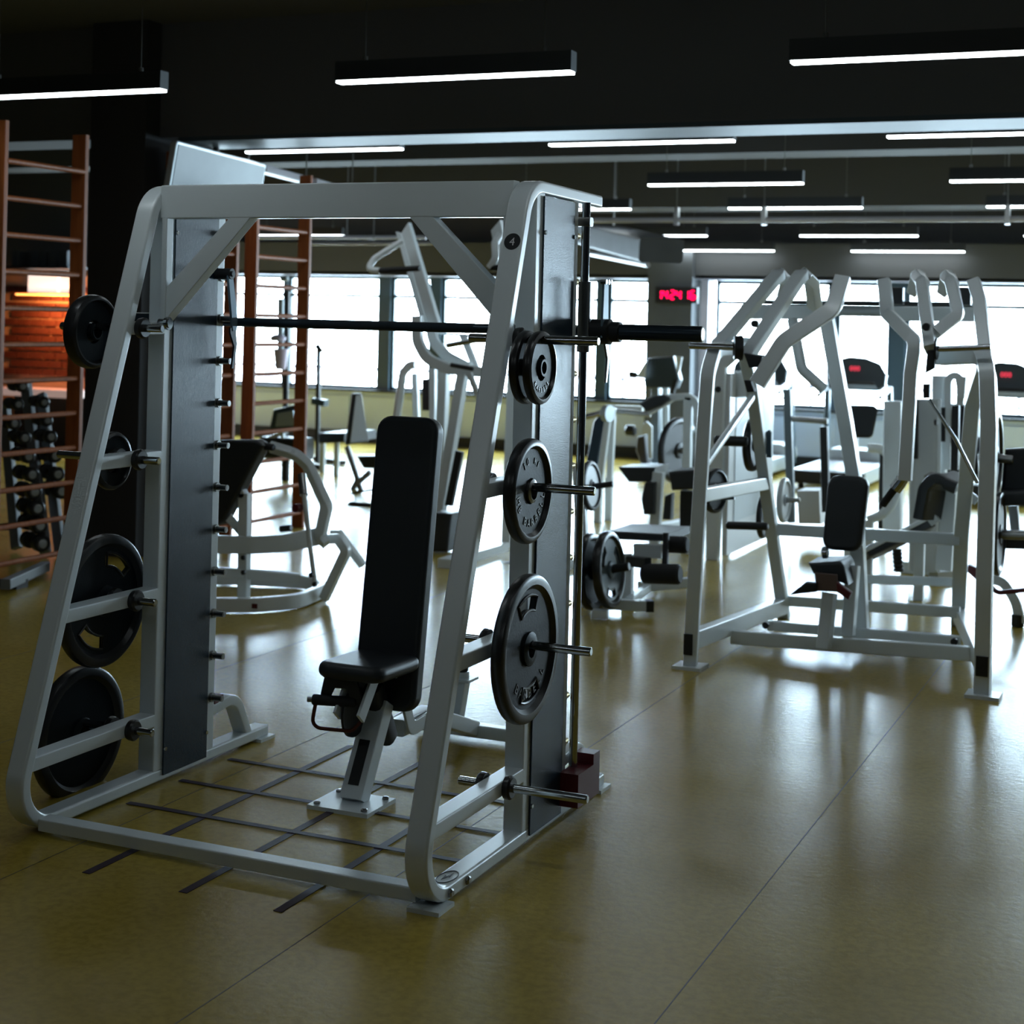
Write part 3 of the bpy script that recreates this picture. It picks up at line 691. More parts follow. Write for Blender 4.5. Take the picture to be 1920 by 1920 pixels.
# ---------------------------------------------------------------- dumbbell rack behind the left wall bars
dr = thing('dumbbell_rack', 'slanting grey dumbbell rack behind the left wall bars', 'rack', (-6.602,7.804,0.000))
YR = 8.55
for a, b in (((-7.499,8.750,1.146), (-7.041,8.450,-0.145)), ((-7.483,8.900,1.049), (-6.958,8.500,-0.145)), ((-7.726,8.800,0.967), (-7.326,8.500,-0.195))):
    B(dr, 'upright', [a, (b[0], b[1], .03)], .07, .05, mat('grey_rack_paint', (.16, .17, .18), .5) if 'grey_rack_paint' not in bpy.data.materials else bpy.data.materials['grey_rack_paint'], n=(1, 0, 0))
B(dr, 'foot', [(-6.291,7.210,0.060), (-6.534,7.843,0.060)], .06, .06, bpy.data.materials['grey_rack_paint'])
obj('rubber_foot', MB().box(*[v for v in ((-6.473,7.428,0.000)[0]-.02, (-6.473,7.428,0.000)[0]+.12, (-6.473,7.428,0.000)[1]-.05, (-6.473,7.428,0.000)[1]+.05, 0, .05)]), RUBBER, dr)
dbs = [((-7.309,8.450,1.132), 1.0), ((-7.342,8.450,1.009), 1.0), ((-7.374,8.450,0.881), 1.1), ((-7.285,8.450,0.789), 1.1), ((-7.254,8.450,0.668), 1.2), ((-7.223,8.450,0.548), 1.25), ((-7.202,8.450,0.435), 1.3), ((-7.176,8.450,0.326), 1.35), ((-7.155,8.450,0.217), 1.4), ((-7.133,8.450,0.097), 1.4),
       ((-7.252,8.600,1.021), 1.0), ((-7.221,8.600,0.899), 1.0), ((-7.191,8.600,0.792), 1.1), ((-7.155,8.600,0.667), 1.2), ((-7.133,8.600,0.545), 1.25), ((-7.099,8.600,0.432), 1.3)]
hh = {}
for i, (p, k) in enumerate(dbs):
    if k not in hh:
        t = thing('dumbbell', '', 'dumbbell', p, 'dumbbells on the slanting rack')
        for sx in (-1, 1):
            obj('head', MB().lathe(off(p, sx*.045*k), (sx, 0, 0), [(0, .030*k), (.006, .040*k), (.050*k, .040*k), (.058*k, .032*k)], 20), BLACK, t)
            obj('end_cap', MB().lathe(off(p, sx*(.045+.058)*k), (sx, 0, 0), [(0, .022*k), (.003, .018*k)], 16), STEEL, t)
        obj('handle', MB().cyl(off(p, -.045*k), off(p, .045*k), .013*k, 10), GOLD, t); hh[k] = t
    else: t = dup(hh[k], p)
    col_ = 'left column' if i < 10 else 'right column'
    t.rotation_euler = (0, 0, -.5)
    nth = ['topmost', 'second', 'third', 'fourth', 'fifth', 'sixth', 'seventh', 'eighth', 'ninth', 'lowest'][i if i < 10 else i-10]
    if i == 15: nth = 'lowest'
    t['label'] = '%s black dumbbell in the %s of the rack behind the wall bars' % (nth, col_)
bx_ = thing('wooden_plinth', 'brown wooden platform low behind the left wall bars', 'platform', (-7.866,9.200,0.010))
obj('plinth_body', MB().box((-8.414,9.600,-0.077)[0], (-8.081,9.600,-0.052)[0], 9.3, 9.7, .0, (-8.026,9.300,-0.014)[2]), mat('brown_board', (.22, .11, .07), .6, noise=.2), bx_)

# ---------------------------------------------------------------- abdominal machine behind the bench (left of centre)
am = thing('abdominal_machine', 'white machine with curved base ring and slanting black pad, left of the bench', 'gym machine', (-4.936,7.742,0.000))
B(am, 'base_ring', [(-5.194,7.331,0.045), (-4.799,7.474,0.045), (-4.655,7.658,0.045), (-4.656,7.981,0.045), (-4.779,8.227,0.045), (-4.965,8.315,0.045), (-5.343,8.195,0.045), (-5.702,8.041,0.045)], .05, .075, n=None, fil=.12, cr=.008) if 0 else None
obj('base_ring', MB().sweepsec(fillet([(-5.137,7.251,0.045), (-4.766,7.475,0.045), (-4.626,7.695,0.045), (-4.697,8.125,0.045), (-4.931,8.291,0.045), (-5.333,8.179,0.045), (-5.679,8.009,0.045)], .25, 6), MB().rect_sec(.078, .05, .008), n=(0, 0, 1)), WHITEB, am)
mk = MB().slab([(0, 0), (.062, 0), (.062, .026), (0, .026)], off((-4.802,7.474,0.030), .0, -.03, 0), (1, .12, 0), (0, 0, 1), .003, 0, 1)
obj('label_plate', mk, RED, am)
B(am, 'upright', [(-4.927,7.600,0.053), (-4.937,7.600,0.639)], .062, .05, n=(1, 0, 0))
B(am, 'pad_strut', [(-4.936,7.600,0.618), (-4.992,7.600,0.687)], .05, .05)
B(am, 'pad_strut', [(-5.054,7.600,0.510), (-4.977,7.650,0.404)], .05, .05)
SL(am, 'back_pad', [(-5.194,7.550,0.927), (-4.846,7.550,0.948), (-4.796,7.550,0.918), (-5.038,7.550,0.486), (-5.073,7.550,0.454), (-5.181,7.550,0.446)], .10, PAD, .02)
C(am, 'grip', (-4.849,7.600,0.912), (-4.751,7.600,0.908), .020, SOFT)
B(am, 'lever_arm', [(-4.835,7.700,0.900), (-4.669,7.700,0.867), (-4.621,7.750,0.806), (-4.519,7.800,0.579), (-4.559,7.800,0.395), (-4.516,7.800,0.362)], .05, .062, fil=.08)
B(am, 'side_tube', [(-5.142,7.550,0.343), (-4.890,7.600,0.351), (-4.707,7.700,0.365), (-4.588,7.850,0.396)], .05, .10, fil=.3, n=(0, 1, 0))
B(am, 'side_tube', [(-5.137,7.550,0.186), (-4.885,7.600,0.189), (-4.692,7.800,0.151)], .05, .055, fil=.3, n=(0, 1, 0))
B(am, 'rear_frame', [(-4.670,7.900,0.362), (-4.498,7.900,0.382), (-4.441,7.900,0.319), (-4.609,7.950,0.023)], .05, .055, fil=.03, n=(0, 1, 0))
B(am, 'rear_frame', [(-4.713,8.200,0.362), (-4.663,8.200,0.366), (-4.500,8.200,0.190)], .05, .04, n=(0, 1, 0))
T(am, 'gas_strut', [(-4.491,7.500,0.677), (-4.442,7.500,0.375), (-4.407,7.500,0.188)], .014, WHITEB)
T(am, 'strut_rod', [(-4.537,7.550,0.773), (-4.491,7.500,0.668)], .024, STEEL)
C(am, 'knob', (-4.516,7.450,0.599), (-4.512,7.500,0.597), .024, RED)
for p in ((-4.898,7.550,0.287), (-4.895,7.550,0.204), (-4.416,7.480,0.240), (-4.392,7.480,0.192)):
    C(am, 'bolt', p, off(p, 0, -.02, 0), .014, BLACK)
C(am, 'end_cap', (-5.006,8.100,0.376), (-4.932,8.100,0.388), .02, BLACK)

# ---------------------------------------------------------------- plate-loaded chest press in the middle
cp_ = thing('chest_press_machine', 'white lever press machine with tall angled arms behind the bench', 'gym machine', (-4.3, 10.4, 0))
SL(cp_, 'lever_arm', [(-5.399,10.300,2.271), (-5.344,10.300,2.349), (-5.076,10.300,1.610), (-5.162,10.300,1.601)], .06, WHITEB, .006)
SL(cp_, 'lever_arm_rear', [(-5.500,10.400,2.289), (-5.451,10.400,2.277), (-5.213,10.400,1.600), (-5.265,10.400,1.599)], .06, WHITEB, .006)
T(cp_, 'handle', [(-5.336,10.200,2.207), (-5.506,10.100,2.074), (-5.538,10.050,1.990), (-5.433,10.050,1.984)], .024, fil=.07)
C(cp_, 'grip', (-5.446,10.050,1.984), (-5.111,10.050,2.006), .021, SOFT)
SL(cp_, 'lever_arm', [(-4.542,10.000,2.271), (-4.476,10.000,2.345), (-4.305,10.000,1.655), (-4.405,10.000,1.653)], .06, WHITEB, .006)
T(cp_, 'handle', [(-4.424,9.900,2.236), (-4.440,9.850,2.178), (-4.407,9.800,2.067), (-4.453,9.800,2.005)], .026, fil=.06)
C(cp_, 'grip', (-4.453,9.800,2.005), (-4.170,9.800,2.015), .021, SOFT)
B(cp_, 'curved_tube', [(-5.196,10.200,1.668), (-5.191,10.200,1.484), (-5.115,10.200,1.363), (-4.942,10.200,1.292), (-4.566,10.200,1.275)], .06, .075, fil=.16, n=(0, 1, 0))
B(cp_, 'curved_tube', [(-5.187,10.400,1.616), (-5.166,10.400,1.484), (-5.050,10.400,1.378), (-4.868,10.400,1.299)], .06, .07, fil=.14, n=(0, 1, 0))
B(cp_, 'cross_tube', [(-5.270,10.500,1.552), (-4.706,10.500,1.516)], .04, .02, n=(0, 1, 0))
B(cp_, 'diagonal_tube', [(-4.973,10.500,1.536), (-4.858,10.500,1.289)], .05, .05, n=(0, 1, 0))
B(cp_, 'upright', [(-5.070,10.400,1.292), (-5.138,10.500,-0.120)], .075, .07, n=(0, 1, 0))
B(cp_, 'upright', [(-4.823,10.200,1.266), (-4.926,10.100,0.300)], .085, .07, n=(0, 1, 0))
B(cp_, 'upright', [(-5.409,10.900,1.271), (-5.373,10.900,-0.077)], .05, .05, n=(0, 1, 0))
B(cp_, 'upright', [(-4.601,10.600,1.810), (-4.624,10.600,-0.099)], .075, .07, n=(0, 1, 0))
B(cp_, 'brace', [(-4.679,10.000,1.275), (-4.541,10.000,0.984)], .04, .04, n=(0, 1, 0))
B(cp_, 'base_rail', [(-4.925,9.900,-0.078), (-4.199,9.900,-0.017)], .06, .06, n=(0, 1, 0))
B(cp_, 'base_rail', [(-4.723,9.500,-0.143), (-4.007,9.500,-0.087)], .06, .06, n=(0, 1, 0))
obj('foot', MB().box(-4.62, -4.52, 9.45, 10.4, 0, .06), WHITEB, cp_)
obj('foot', MB().box(-3.92, -3.84, 9.45, 10.6, 0, .06), WHITEB, cp_)
C(cp_, 'pivot_bar', (-4.849,10.050,1.328), (-4.671,10.050,1.304), .016, BLACK)
C(cp_, 'plate_peg', (-4.809,9.900,1.465), (-4.458,9.900,1.534), .02, CHROME)
SL(cp_, 'shock_pad', [(-4.776,10.000,0.731), (-4.722,10.000,0.723), (-4.795,10.000,0.338), (-4.849,10.000,0.342)], .05, BLACK, .01)
SL(cp_, 'seat_pad', [(-4.943,10.000,0.283), (-4.794,10.000,0.289), (-4.820,10.000,0.019), (-4.953,10.000,0.008)], .25, PAD, .02)
SL(cp_, 'back_pad', [(-5.760,11.400,1.160), (-5.655,11.400,1.173), (-5.620,11.400,1.136), (-5.619,11.400,0.913), (-5.753,11.400,0.907)], .08, PAD, .02)
B(cp_, 'back_support', [(-5.870,11.500,1.202), (-5.777,11.500,-0.093)], .05, .05, n=(0, 1, 0))
T(cp_, 'side_hoop', [(-5.929,11.300,0.775), (-5.878,11.300,1.206), (-5.817,11.300,1.276), (-5.760,11.300,1.278)], .034, fil=.1)

# ---------------------------------------------------------------- incline bench with its pad catching the window light
ib = thing('incline_bench', 'upright padded bench with a bright lit face, right of the far wall bars', 'bench', (-7.2, 13.4, 0))
SL(ib, 'backrest', [(-7.491,13.400,0.909), (-7.374,13.400,0.914), (-7.245,13.400,0.438), (-7.572,13.400,0.411)], .10, PAD, .03, d=(-.75, .66, 0))
SL(ib, 'backrest_gleam', [(-7.412,13.300,0.900), (-7.325,13.300,0.904), (-7.203,13.300,0.467), (-7.487,13.300,0.442)], .012, mat('window_gleam_grey', (.55, .58, .62), .25), .006, d=(-.75, .66, 0))  # pale slab paints the window reflection onto the face of the black pad
B(ib, 'strut', [(-7.554,13.400,0.391), (-7.372,13.300,0.091), (-7.489,13.300,-0.121)], .04, .05, mat('grey_tube', (.30, .30, .32), .4), n=(0, 1, 0))
B(ib, 'strut', [(-7.241,13.300,0.176), (-7.366,13.300,0.066), (-7.255,13.300,-0.181)], .04, .05, bpy.data.materials['grey_tube'], n=(0, 1, 0))
obj('base', MB().bar([(-7.433,13.000,-0.149), (-6.701,13.000,-0.127)], .10, .10, n=(0, 1, 0)), CREAM, ib)
obj('base_leg', MB().box(-7.3, -7.2, 12.9, 13.5, 0, (-7.316,13.100,-0.191)[2]), WHITEB, ib)
SL(ib, 'seat', [(-7.340,13.200,0.329), (-6.986,13.200,0.349), (-6.983,13.200,0.224), (-7.268,13.200,0.217)], .3, PAD, .02)
C(ib, 'foam_roller', (-6.836,12.200,-0.028), (-6.602,12.200,-0.031), .055, SOFT)
# free weight cradle with black post
bt = thing('squat_stand', 'thin black post with crossbar just right of the far wall bars', 'rack', (-8.939,15.222,-0.000))
B(bt, 'post', [(-8.823,15.000,0.047), (-8.838,15.000,1.315)], .045, .045, BLACK, n=(1, 0, 0))
B(bt, 'foot', [(-9.205,15.588,0.030), (-8.682,15.339,0.030)], .05, .05, BLACK)
B(bt, 'foot', [(-8.945,14.813,0.030), (-8.612,14.767,0.030)], .05, .05, BLACK)
C(bt, 'hook', (-8.865,15.000,1.331), (-8.809,15.000,1.257), .03, BLACK)
B(bt, 'catch', [(-8.829,14.900,0.725), (-8.669,14.900,0.709)], .10, .07, ALU, n=(0, 1, 0))
fbn = thing('flat_bench', 'low black flat bench in front of the parapet, left of the bright pad', 'bench', (-8.200,14.200,0.349))
SL(fbn, 'seat', [(-8.237,14.000,0.457), (-7.933,14.000,0.473), (-7.930,14.000,0.376), (-8.234,14.000,0.349)], .7, PAD, .03)
B(fbn, 'leg', [(-8.182,14.300,0.355), ((-8.182,14.300,0.355)[0], 14.3, 0)], .05, .05, n=(1, 0, 0))
B(fbn, 'leg', [(-8.522,14.600,0.319), ((-8.522,14.600,0.319)[0], 14.6, 0)], .05, .05, n=(1, 0, 0))

# rowing console behind the far wall bars
rc = thing('exercise_bike', 'dark machine with silver console seen between the far wall bars', 'exercise bike', (-8.794,14.351,0.000))
SL(rc, 'console', [(-8.518,13.500,0.471), (-8.462,13.500,0.707), (-8.193,13.500,0.772), (-8.150,13.500,0.553)], .10, mat('blue_grey_console', (.06, .09, .11), .3), .02)
SL(rc, 'screen', [(-8.401,13.450,0.543), (-8.380,13.450,0.676), (-8.198,13.450,0.711), (-8.181,13.450,0.564)], .02, SILVER, .004)
B(rc, 'stem', [(-8.388,13.600,0.472), (-8.481,13.700,0.687)], .05, .05, n=(0, 1, 0))
B(rc, 'frame_tube', [(-8.622,13.600,0.385), (-8.406,13.600,0.471), (-8.362,13.600,0.218)], .04, .04, n=(0, 1, 0))
obj('body', MB().bar([(-8.653,13.700,0.313), (-8.185,13.700,0.317)], .3, .22, BLACK) if 0 else MB().bar([(-8.653,13.700,0.313), (-8.185,13.700,0.317)], .3, .22, n=(0, 1, 0), cr=.05), BLACK, rc)
C(rc, 'post', (-8.649,13.900,1.817), (-8.636,13.900,1.108), .035, SILVER); C(rc, 'post', (-8.612,13.950,1.901), (-8.590,13.950,0.180), .03, BLACK)
C(rc, 'upper_arm', (-8.655,13.900,2.013), (-8.572,13.900,2.025), .025, SILVER)
C(rc, 'stand', ((-8.362,13.600,0.218)[0], 13.6, 0), (-8.364,13.600,0.271), .04, BLACK)
vz = thing('pink_tub', 'small pale pink tub standing on the machine between the far rungs', 'tub', (-8.325,13.400,1.128))
obj('tub_body', MB().lathe((-8.325,13.400,1.112), (0, 0, 1), [(0, .045), (.03, .055), (.20, .075), (.205, .07)], 20), mat('pale_pink_plastic', (.75, .62, .75), .4), vz)
vz2 = thing('purple_cap', 'pale purple round cap on the post between the far rungs', 'cap', (-8.357,13.400,1.400))
obj('cap_body', MB().lathe((-8.363,13.400,1.390), (0, 0, 1), [(0, .07), (.03, .08), (.05, .07), (.07, .03)], 20), mat('pale_lilac_plastic', (.65, .58, .72), .4), vz2)

# ---------------------------------------------------------------- leg curl machine with plates right of the smith machine
lc = thing('leg_curl_machine', 'white machine with black rollers and plates, just right of the smith machine', 'gym machine', (-3.041,8.689,0.000))
PGC = 'plates on the leg curl machine'
ptl = (1, 0, .10)
plate(.215, .05, 'inner big black plate of the pair right of the smith machine', (-3.118,8.350,0.250), PGC, axis=ptl)
plate(.215, .05, 'outer big black plate with grip slots facing right, beside the smith rod', (-3.016,8.350,0.270), PGC, style=1, axis=ptl, rot=.4, m_web=mat('grey_blue_web', (.09, .12, .14), .35))
C(lc, 'peg', (-3.165,8.350,0.237), (-2.897,8.350,0.298), .024, BLACK)
plate(.150, .035, 'pale lit plate behind the smith machine guide rod', (-3.343,8.900,0.671), PGC, axis=ptl, m_rim=BLACK, m_web=mat('plate_sheen', (.62, .64, .66), .35))  # sky sheen on the plate is put into the pale web colour
C(lc, 'peg', (-3.387,8.900,0.655), (-3.201,8.900,0.692), .018, BLACK)
B(lc, 'post', [(-3.236,8.600,-0.082), (-3.425,8.900,0.797)], .07, .06, n=(1, 0, 0))
SL(lc, 'bench_pad', [(-3.227,8.900,0.408), (-2.855,8.900,0.417), (-2.854,8.900,0.373), (-3.226,8.900,0.357)], .45, PAD, .015)
obj('side_box', MB().bar([(-3.040,8.850,0.314), (-2.869,8.850,0.322)], .05, .08, n=(0, 1, 0)), WHITEB, lc)
C(lc, 'roller', (-2.939,8.700,0.208), (-2.708,8.700,0.222), .058, SOFT, ch=.012)
C(lc, 'roller', (-2.866,8.900,0.359), (-2.730,8.900,0.364), .050, SOFT, ch=.012)
B(lc, 'roller_arm', [(-2.832,8.800,0.436), (-2.818,8.750,0.258)], .035, .03, BLACK, n=(1, 0, 0))
B(lc, 'roller_arm', [(-3.054,8.800,0.257), (-2.905,8.700,0.270)], .05, .06, BLACK, n=(0, 1, 0))
B(lc, 'upright', [(-3.082,8.850,0.286), (-3.043,8.750,0.006)], .065, .06, n=(1, 0, 0))
B(lc, 'base_rail', [(-2.991,8.635,0.050), (-3.085,9.402,0.050)], .05, .05)
B(lc, 'base_rail', [(-3.087,9.102,0.060), (-2.866,9.420,0.060)], .05, .06)
B(lc, 'foot_bar', [(-3.205,8.466,0.050), (-2.845,8.566,0.050)], .06, .06)
obj('end_cap', MB().bar([off((-2.866,8.553,0.050), 0, 0, 0), off((-2.829,8.575,0.050), 0, 0, 0)], .064, .064), BLACK, lc)
B(lc, 'foot_bar', [(-3.062,8.233,0.040), (-2.979,8.246,0.040)], .05, .05)

# white shroud machine (tall cabinets) behind
cab = thing('weight_stack_tower', 'tall white weight stack tower with rounded top, left of the pulldown machine', 'gym machine', (-3.070,11.125,0.000))
SL(cab, 'front_frame', [(-3.184,10.800,-0.013), (-3.095,10.800,-0.006), (-3.071,10.800,1.352), (-2.995,10.800,1.422), (-3.012,10.800,1.485), (-3.132,10.800,1.482), (-3.218,10.800,1.347)], .09, WHITEB, .02)
obj('shroud', MB().box((-3.074,10.766,0.000)[0], (-3.074,10.766,0.000)[0]+.03, 10.85, 12.1, .03, (-3.021,10.900,1.315)[2]), mat('white_shroud', (.68, .70, .72), .3), cab)
obj('shroud_panel', MB().box((-3.074,10.766,0.000)[0]+.03, (-3.074,10.766,0.000)[0]+.036, 11.0, 11.95, .25, 1.2), mat('pale_panel', (.50, .55, .58), .4), cab)
SL(cab, 'top_shroud', [(-3.080,11.000,1.310), (-2.952,11.000,1.361), (-2.947,11.000,1.145), (-3.052,11.000,1.140)], .5, WHITEB, .02)
B(cab, 'second_frame', [(-3.255,11.600,-0.095), (-3.270,11.600,1.211), (-3.194,11.600,1.294)], .07, .06, n=(0, 1, 0), fil=.1)
for p in ((-3.099,10.750,1.203), (-3.090,10.750,0.860)): C(cab, 'knob', p, off(p, 0, -.03, 0), .022, BLACK)

# ---------------------------------------------------------------- leg extension machine further back (pads and shoes-like rollers)
le = thing('leg_extension_machine', 'white frame machine with slanting black pads below the red clock', 'gym machine', (-4.038,12.413,0.000))
SL(le, 'top_pad', [(-4.055,11.800,1.021), (-3.930,11.800,1.089), (-3.838,11.800,1.101), (-3.807,11.800,1.060), (-3.862,11.800,1.012), (-3.983,11.800,0.961)], .22, PAD, .02)
B(le, 'top_tube', [(-3.999,11.900,0.956), (-3.800,11.900,1.078), (-3.614,11.900,1.098), (-3.586,11.900,0.858)], .06, .055, fil=.1, n=(0, 1, 0))
B(le, 'upright', [(-3.674,11.900,1.083), (-3.672,11.900,0.500)], .065, .06, n=(1, 0, 0))
B(le, 'upright', [(-3.672,12.200,1.009), (-3.655,12.200,-0.012)], .07, .06, n=(1, 0, 0))
SL(le, 'seat_pad', [(-3.926,11.000,0.590), (-3.638,11.000,0.607), (-3.668,11.000,0.496), (-3.840,11.000,0.485)], .35, PAD, .015)
SL(le, 'seat_pad', [(-3.475,10.800,0.601), (-3.247,10.800,0.630), (-3.244,10.800,0.487), (-3.448,10.800,0.466)], .35, PAD, .03)
B(le, 'seat_post', [(-3.609,11.000,0.574), (-3.626,11.000,0.126)], .075, .07, CREAM if 0 else None, n=(1, 0, 0))
B(le, 'leg', [(-3.626,11.000,0.145), ((-3.626,11.000,0.145)[0], 11.0, 0)], .07, .06, n=(1, 0, 0))
B(le, 'leg', [(-3.385,11.000,0.202), ((-3.385,11.000,0.202)[0], 11.0, 0)], .07, .06, n=(1, 0, 0))
B(le, 'base', [off((-3.942,11.917,0.040)), off((-3.785,12.622,0.040))], .07, .06)
SL(le, 'shin_pad', [(-3.683,10.900,0.500), (-3.610,10.900,0.504), (-3.612,10.900,0.273), (-3.685,10.900,0.268), (-3.708,10.900,0.382)], .10, PAD, .02)
SL(le, 'shin_pad', [(-3.531,10.900,0.413), (-3.480,10.900,0.436), (-3.483,10.900,0.244), (-3.543,10.900,0.240)], .10, PAD, .02)
obj('weight_stack', MB().bar([(-3.375,11.000,0.453), (-3.372,11.000,0.165)], .11, .10, n=(1, 0, 0)), BLACK, le)
plate(.27, .05, 'large dark disc half hidden behind the white leg extension post', (-3.872,12.300,0.629), 'plates on the machines behind', axis=(1, -.3, 0), m_web=BLACK)
T(le, 'plate_axle', [(-3.949,12.300,0.625), (-3.791,12.300,0.634)], .02, STEEL)

# bench-like machine beside the smith rod
sb = thing('seated_curl_machine', 'grey slanting pads and chrome bar right of the smith guide rods', 'gym machine', (-5.128,13.973,0.000))
SL(sb, 'back_pad', [(-4.690,12.500,0.818), (-4.573,12.500,0.936), (-4.650,12.500,0.394), (-4.760,12.500,0.387)], .18, PANEL, .02)
B(sb, 'upright', [(-4.472,12.300,0.961), (-4.552,12.300,0.217)], .05, .05, n=(0, 1, 0))
B(sb, 'upright', [(-4.512,12.500,0.938), (-4.529,12.500,0.334)], .05, .05, n=(0, 1, 0))
obj('pulley', MB().lathe((-4.472,12.200,0.909), (1, -.3, 0), [(0, .07), (.05, .07)], 24), SILVER, sb)
C(sb, 'axle_bar', (-4.643,12.200,0.870), (-4.449,12.200,0.923), .024, CHROME)
C(sb, 'long_bar', (-4.547,12.600,0.910), (-4.215,12.600,0.889), .022, CREAM if 0 else STEEL)
B(sb, 'top_rail', [(-4.764,13.200,0.894), (-4.491,13.200,0.896)], .04, .06, n=(0, 1, 0))
B(sb, 'foot', [(-4.552,12.300,0.239), ((-4.552,12.300,0.239)[0], 12.3, 0.0)], .06, .06, n=(0, 1, 0))
B(sb, 'foot', [(-4.530,12.500,0.356), ((-4.530,12.500,0.356)[0], 12.5, 0.0)], .06, .06, n=(0, 1, 0))

# ---------------------------------------------------------------- stepper below the clock
st = thing('stepper', 'dark console cardio machine standing before the clock pillar', 'cardio machine', (-5.858,17.652,0.000))
SL(st, 'console', [(-5.649,16.600,1.014), (-5.619,16.600,1.268), (-5.312,16.600,1.301), (-5.233,16.600,1.047), (-5.267,16.600,0.952), (-5.635,16.600,0.938)], .14, mat('blue_black_console', (.03, .045, .055), .35), .03)
SL(st, 'side_handle', [(-5.703,16.500,1.062), (-5.590,16.500,1.247), (-5.598,16.500,1.054)], .03, WHITEB, .006)
SL(st, 'side_handle', [(-5.256,16.500,1.304), (-5.177,16.500,1.295), (-5.215,16.500,1.108), (-5.227,16.500,1.119)], .03, WHITEB, .006)
C(st, 'grip', (-5.743,16.400,1.092), (-5.657,16.400,1.089), .035, SOFT)
B(st, 'stem', [(-5.539,16.700,0.939), (-5.534,16.700,0.750), (-5.518,16.700,0.114)], .09, .07, mat('grey_post', (.15, .18, .2), .4), n=(1, 0, 0))
B(st, 'stem', [(-5.561,16.900,0.932), (-5.528,16.900,0.099)], .05, .05, n=(1, 0, 0))
B(st, 'stem', [(-5.474,16.900,0.936), (-5.456,16.900,0.210)], .05, .05, n=(1, 0, 0))
B(st, 'rear_arm', [(-5.269,16.600,1.046), (-5.314,16.600,0.892)], .05, .05, BLACK, n=(1, 0, 0))
SL(st, 'foot_shell', [(-5.611,16.300,0.416), (-5.521,16.300,0.449), (-5.482,16.300,0.134), (-5.561,16.300,0.129), (-5.626,16.300,0.270)], .2, mat('dark_brown_shell', (.05, .045, .045), .5), .04)
obj('flywheel_cap', MB().cyl((-5.354,16.400,0.220), (-5.222,16.400,0.239), .07, 20, ch=.02), WHITEB, st)
SL(st, 'link', [(-5.548,16.300,0.557), (-5.500,16.300,0.594), (-5.438,16.300,0.540), (-5.429,16.300,0.194), (-5.466,16.300,0.192), (-5.484,16.300,0.451), (-5.551,16.300,0.465)], .04, WHITEB, .01)
C(st, 'pedal', (-5.700,16.200,0.497), (-5.584,16.200,0.492), .06, BLACK, ch=.02)
obj('base', MB().box((-5.664,16.600,0.113)[0], (-5.265,16.600,0.136)[0], 16.2, 17.6, 0, .10), SILVER, st)

# ---------------------------------------------------------------- treadmills before the windows
def treadmill(x, y, label):
    t = thing('treadmill', label, 'treadmill', (x, y, 0), 'treadmills facing the windows')
    obj('deck', MB().box(x-.36, x+.36, y, y+1.5, .06, .20), SILVER, t)
    obj('belt', MB().box(x-.25, x+.25, y+.01, y+1.45, .20, .206), mat('grey_belt', (.10, .10, .11), .3) if 'grey_belt' not in bpy.data.materials else bpy.data.materials['grey_belt'], t)
    obj('end_roller', MB().bar([(x-.38, y-.01, .13), (x+.38, y-.01, .13)], .10, .14, n=(0, 1, 0), cr=.03), BLACK, t)
    obj('motor_hood', MB().slab([(-.36, 0), (.36, 0), (.30, .22), (-.30, .22)], (x, y+1.5, .08), (1, 0, 0), (0, 0, 1), -.5 if 0 else .5, .06, 3) if 0 else MB().bar([(x, y+1.38, .20), (x, y+1.85, .20)], .70, .24, n=(1, 0, 0), cr=.08), WHITEB, t)
    for s in (-1, 1):
        obj('upright', MB().bar([(x+s*.36, y+1.62, .1), (x+s*.34, y+1.50, 1.02)], .06, .08, n=(1, 0, 0), cr=.02), mat('dark_teal_post', (.05, .08, .1), .4) if 'dark_teal_post' not in bpy.data.materials else bpy.data.materials['dark_teal_post'], t)
        obj('handrail', MB().tube([(x+s*.34, y+1.52, 1.0), (x+s*.34, y+1.30, .96), (x+s*.33, y+1.0, .92)], .022, .05, 10), BLACK, t)
        obj('foot', MB().cyl((x+s*.3, y+.15, 0), (x+s*.3, y+.15, .07), .03, 10), BLACK, t)
        obj('foot', MB().cyl((x+s*.3, y+1.6, 0), (x+s*.3, y+1.6, .09), .03, 10), BLACK, t)
    ol = [(-.30, -.16), (.24, -.16), (.31, -.10), (.32, .02), (.24, .14), (.08, .20), (-.10, .21), (-.24, .17), (-.31, .06), (-.33, -.08)]
    cs = obj('console', MB().slab(ol, (x, y+1.50, 1.12), (1, 0, 0), (0, .25, 1), .10, .03, 3), bpy.data.materials['blue_black_console'], t)
    tx_ = MB(); text(tx_, '000', .075, (x-.02, y+1.385, 1.215), (1, 0, 0), (0, .25, 1), .001); obj('readout', tx_, mat('red_readout', (.1, 0, 0), .4, emit=((1, .05, .1), 1.5)) if 'red_readout' not in bpy.data.materials else bpy.data.materials['red_readout'], cs)
    obj('tray', MB().slab([(-.24, 0), (.24, 0), (.2, .05), (-.2, .05)], (x, y+1.36, .99), (1, 0, 0), (0, .5, 1), .12, .02, 2), BLACK, t)
    return t
treadmill((-3.474,17.500,1.090)[0], 16.05, 'treadmill with red readout, between the arms of the pulldown machine')
treadmill((-1.832,17.000,1.163)[0], 15.6, 'treadmill with dark console at the right edge by the window')
treadmill((-4.630,17.900,1.037)[0], 16.3, 'treadmill with half-hidden console left of the pulldown machine mast')

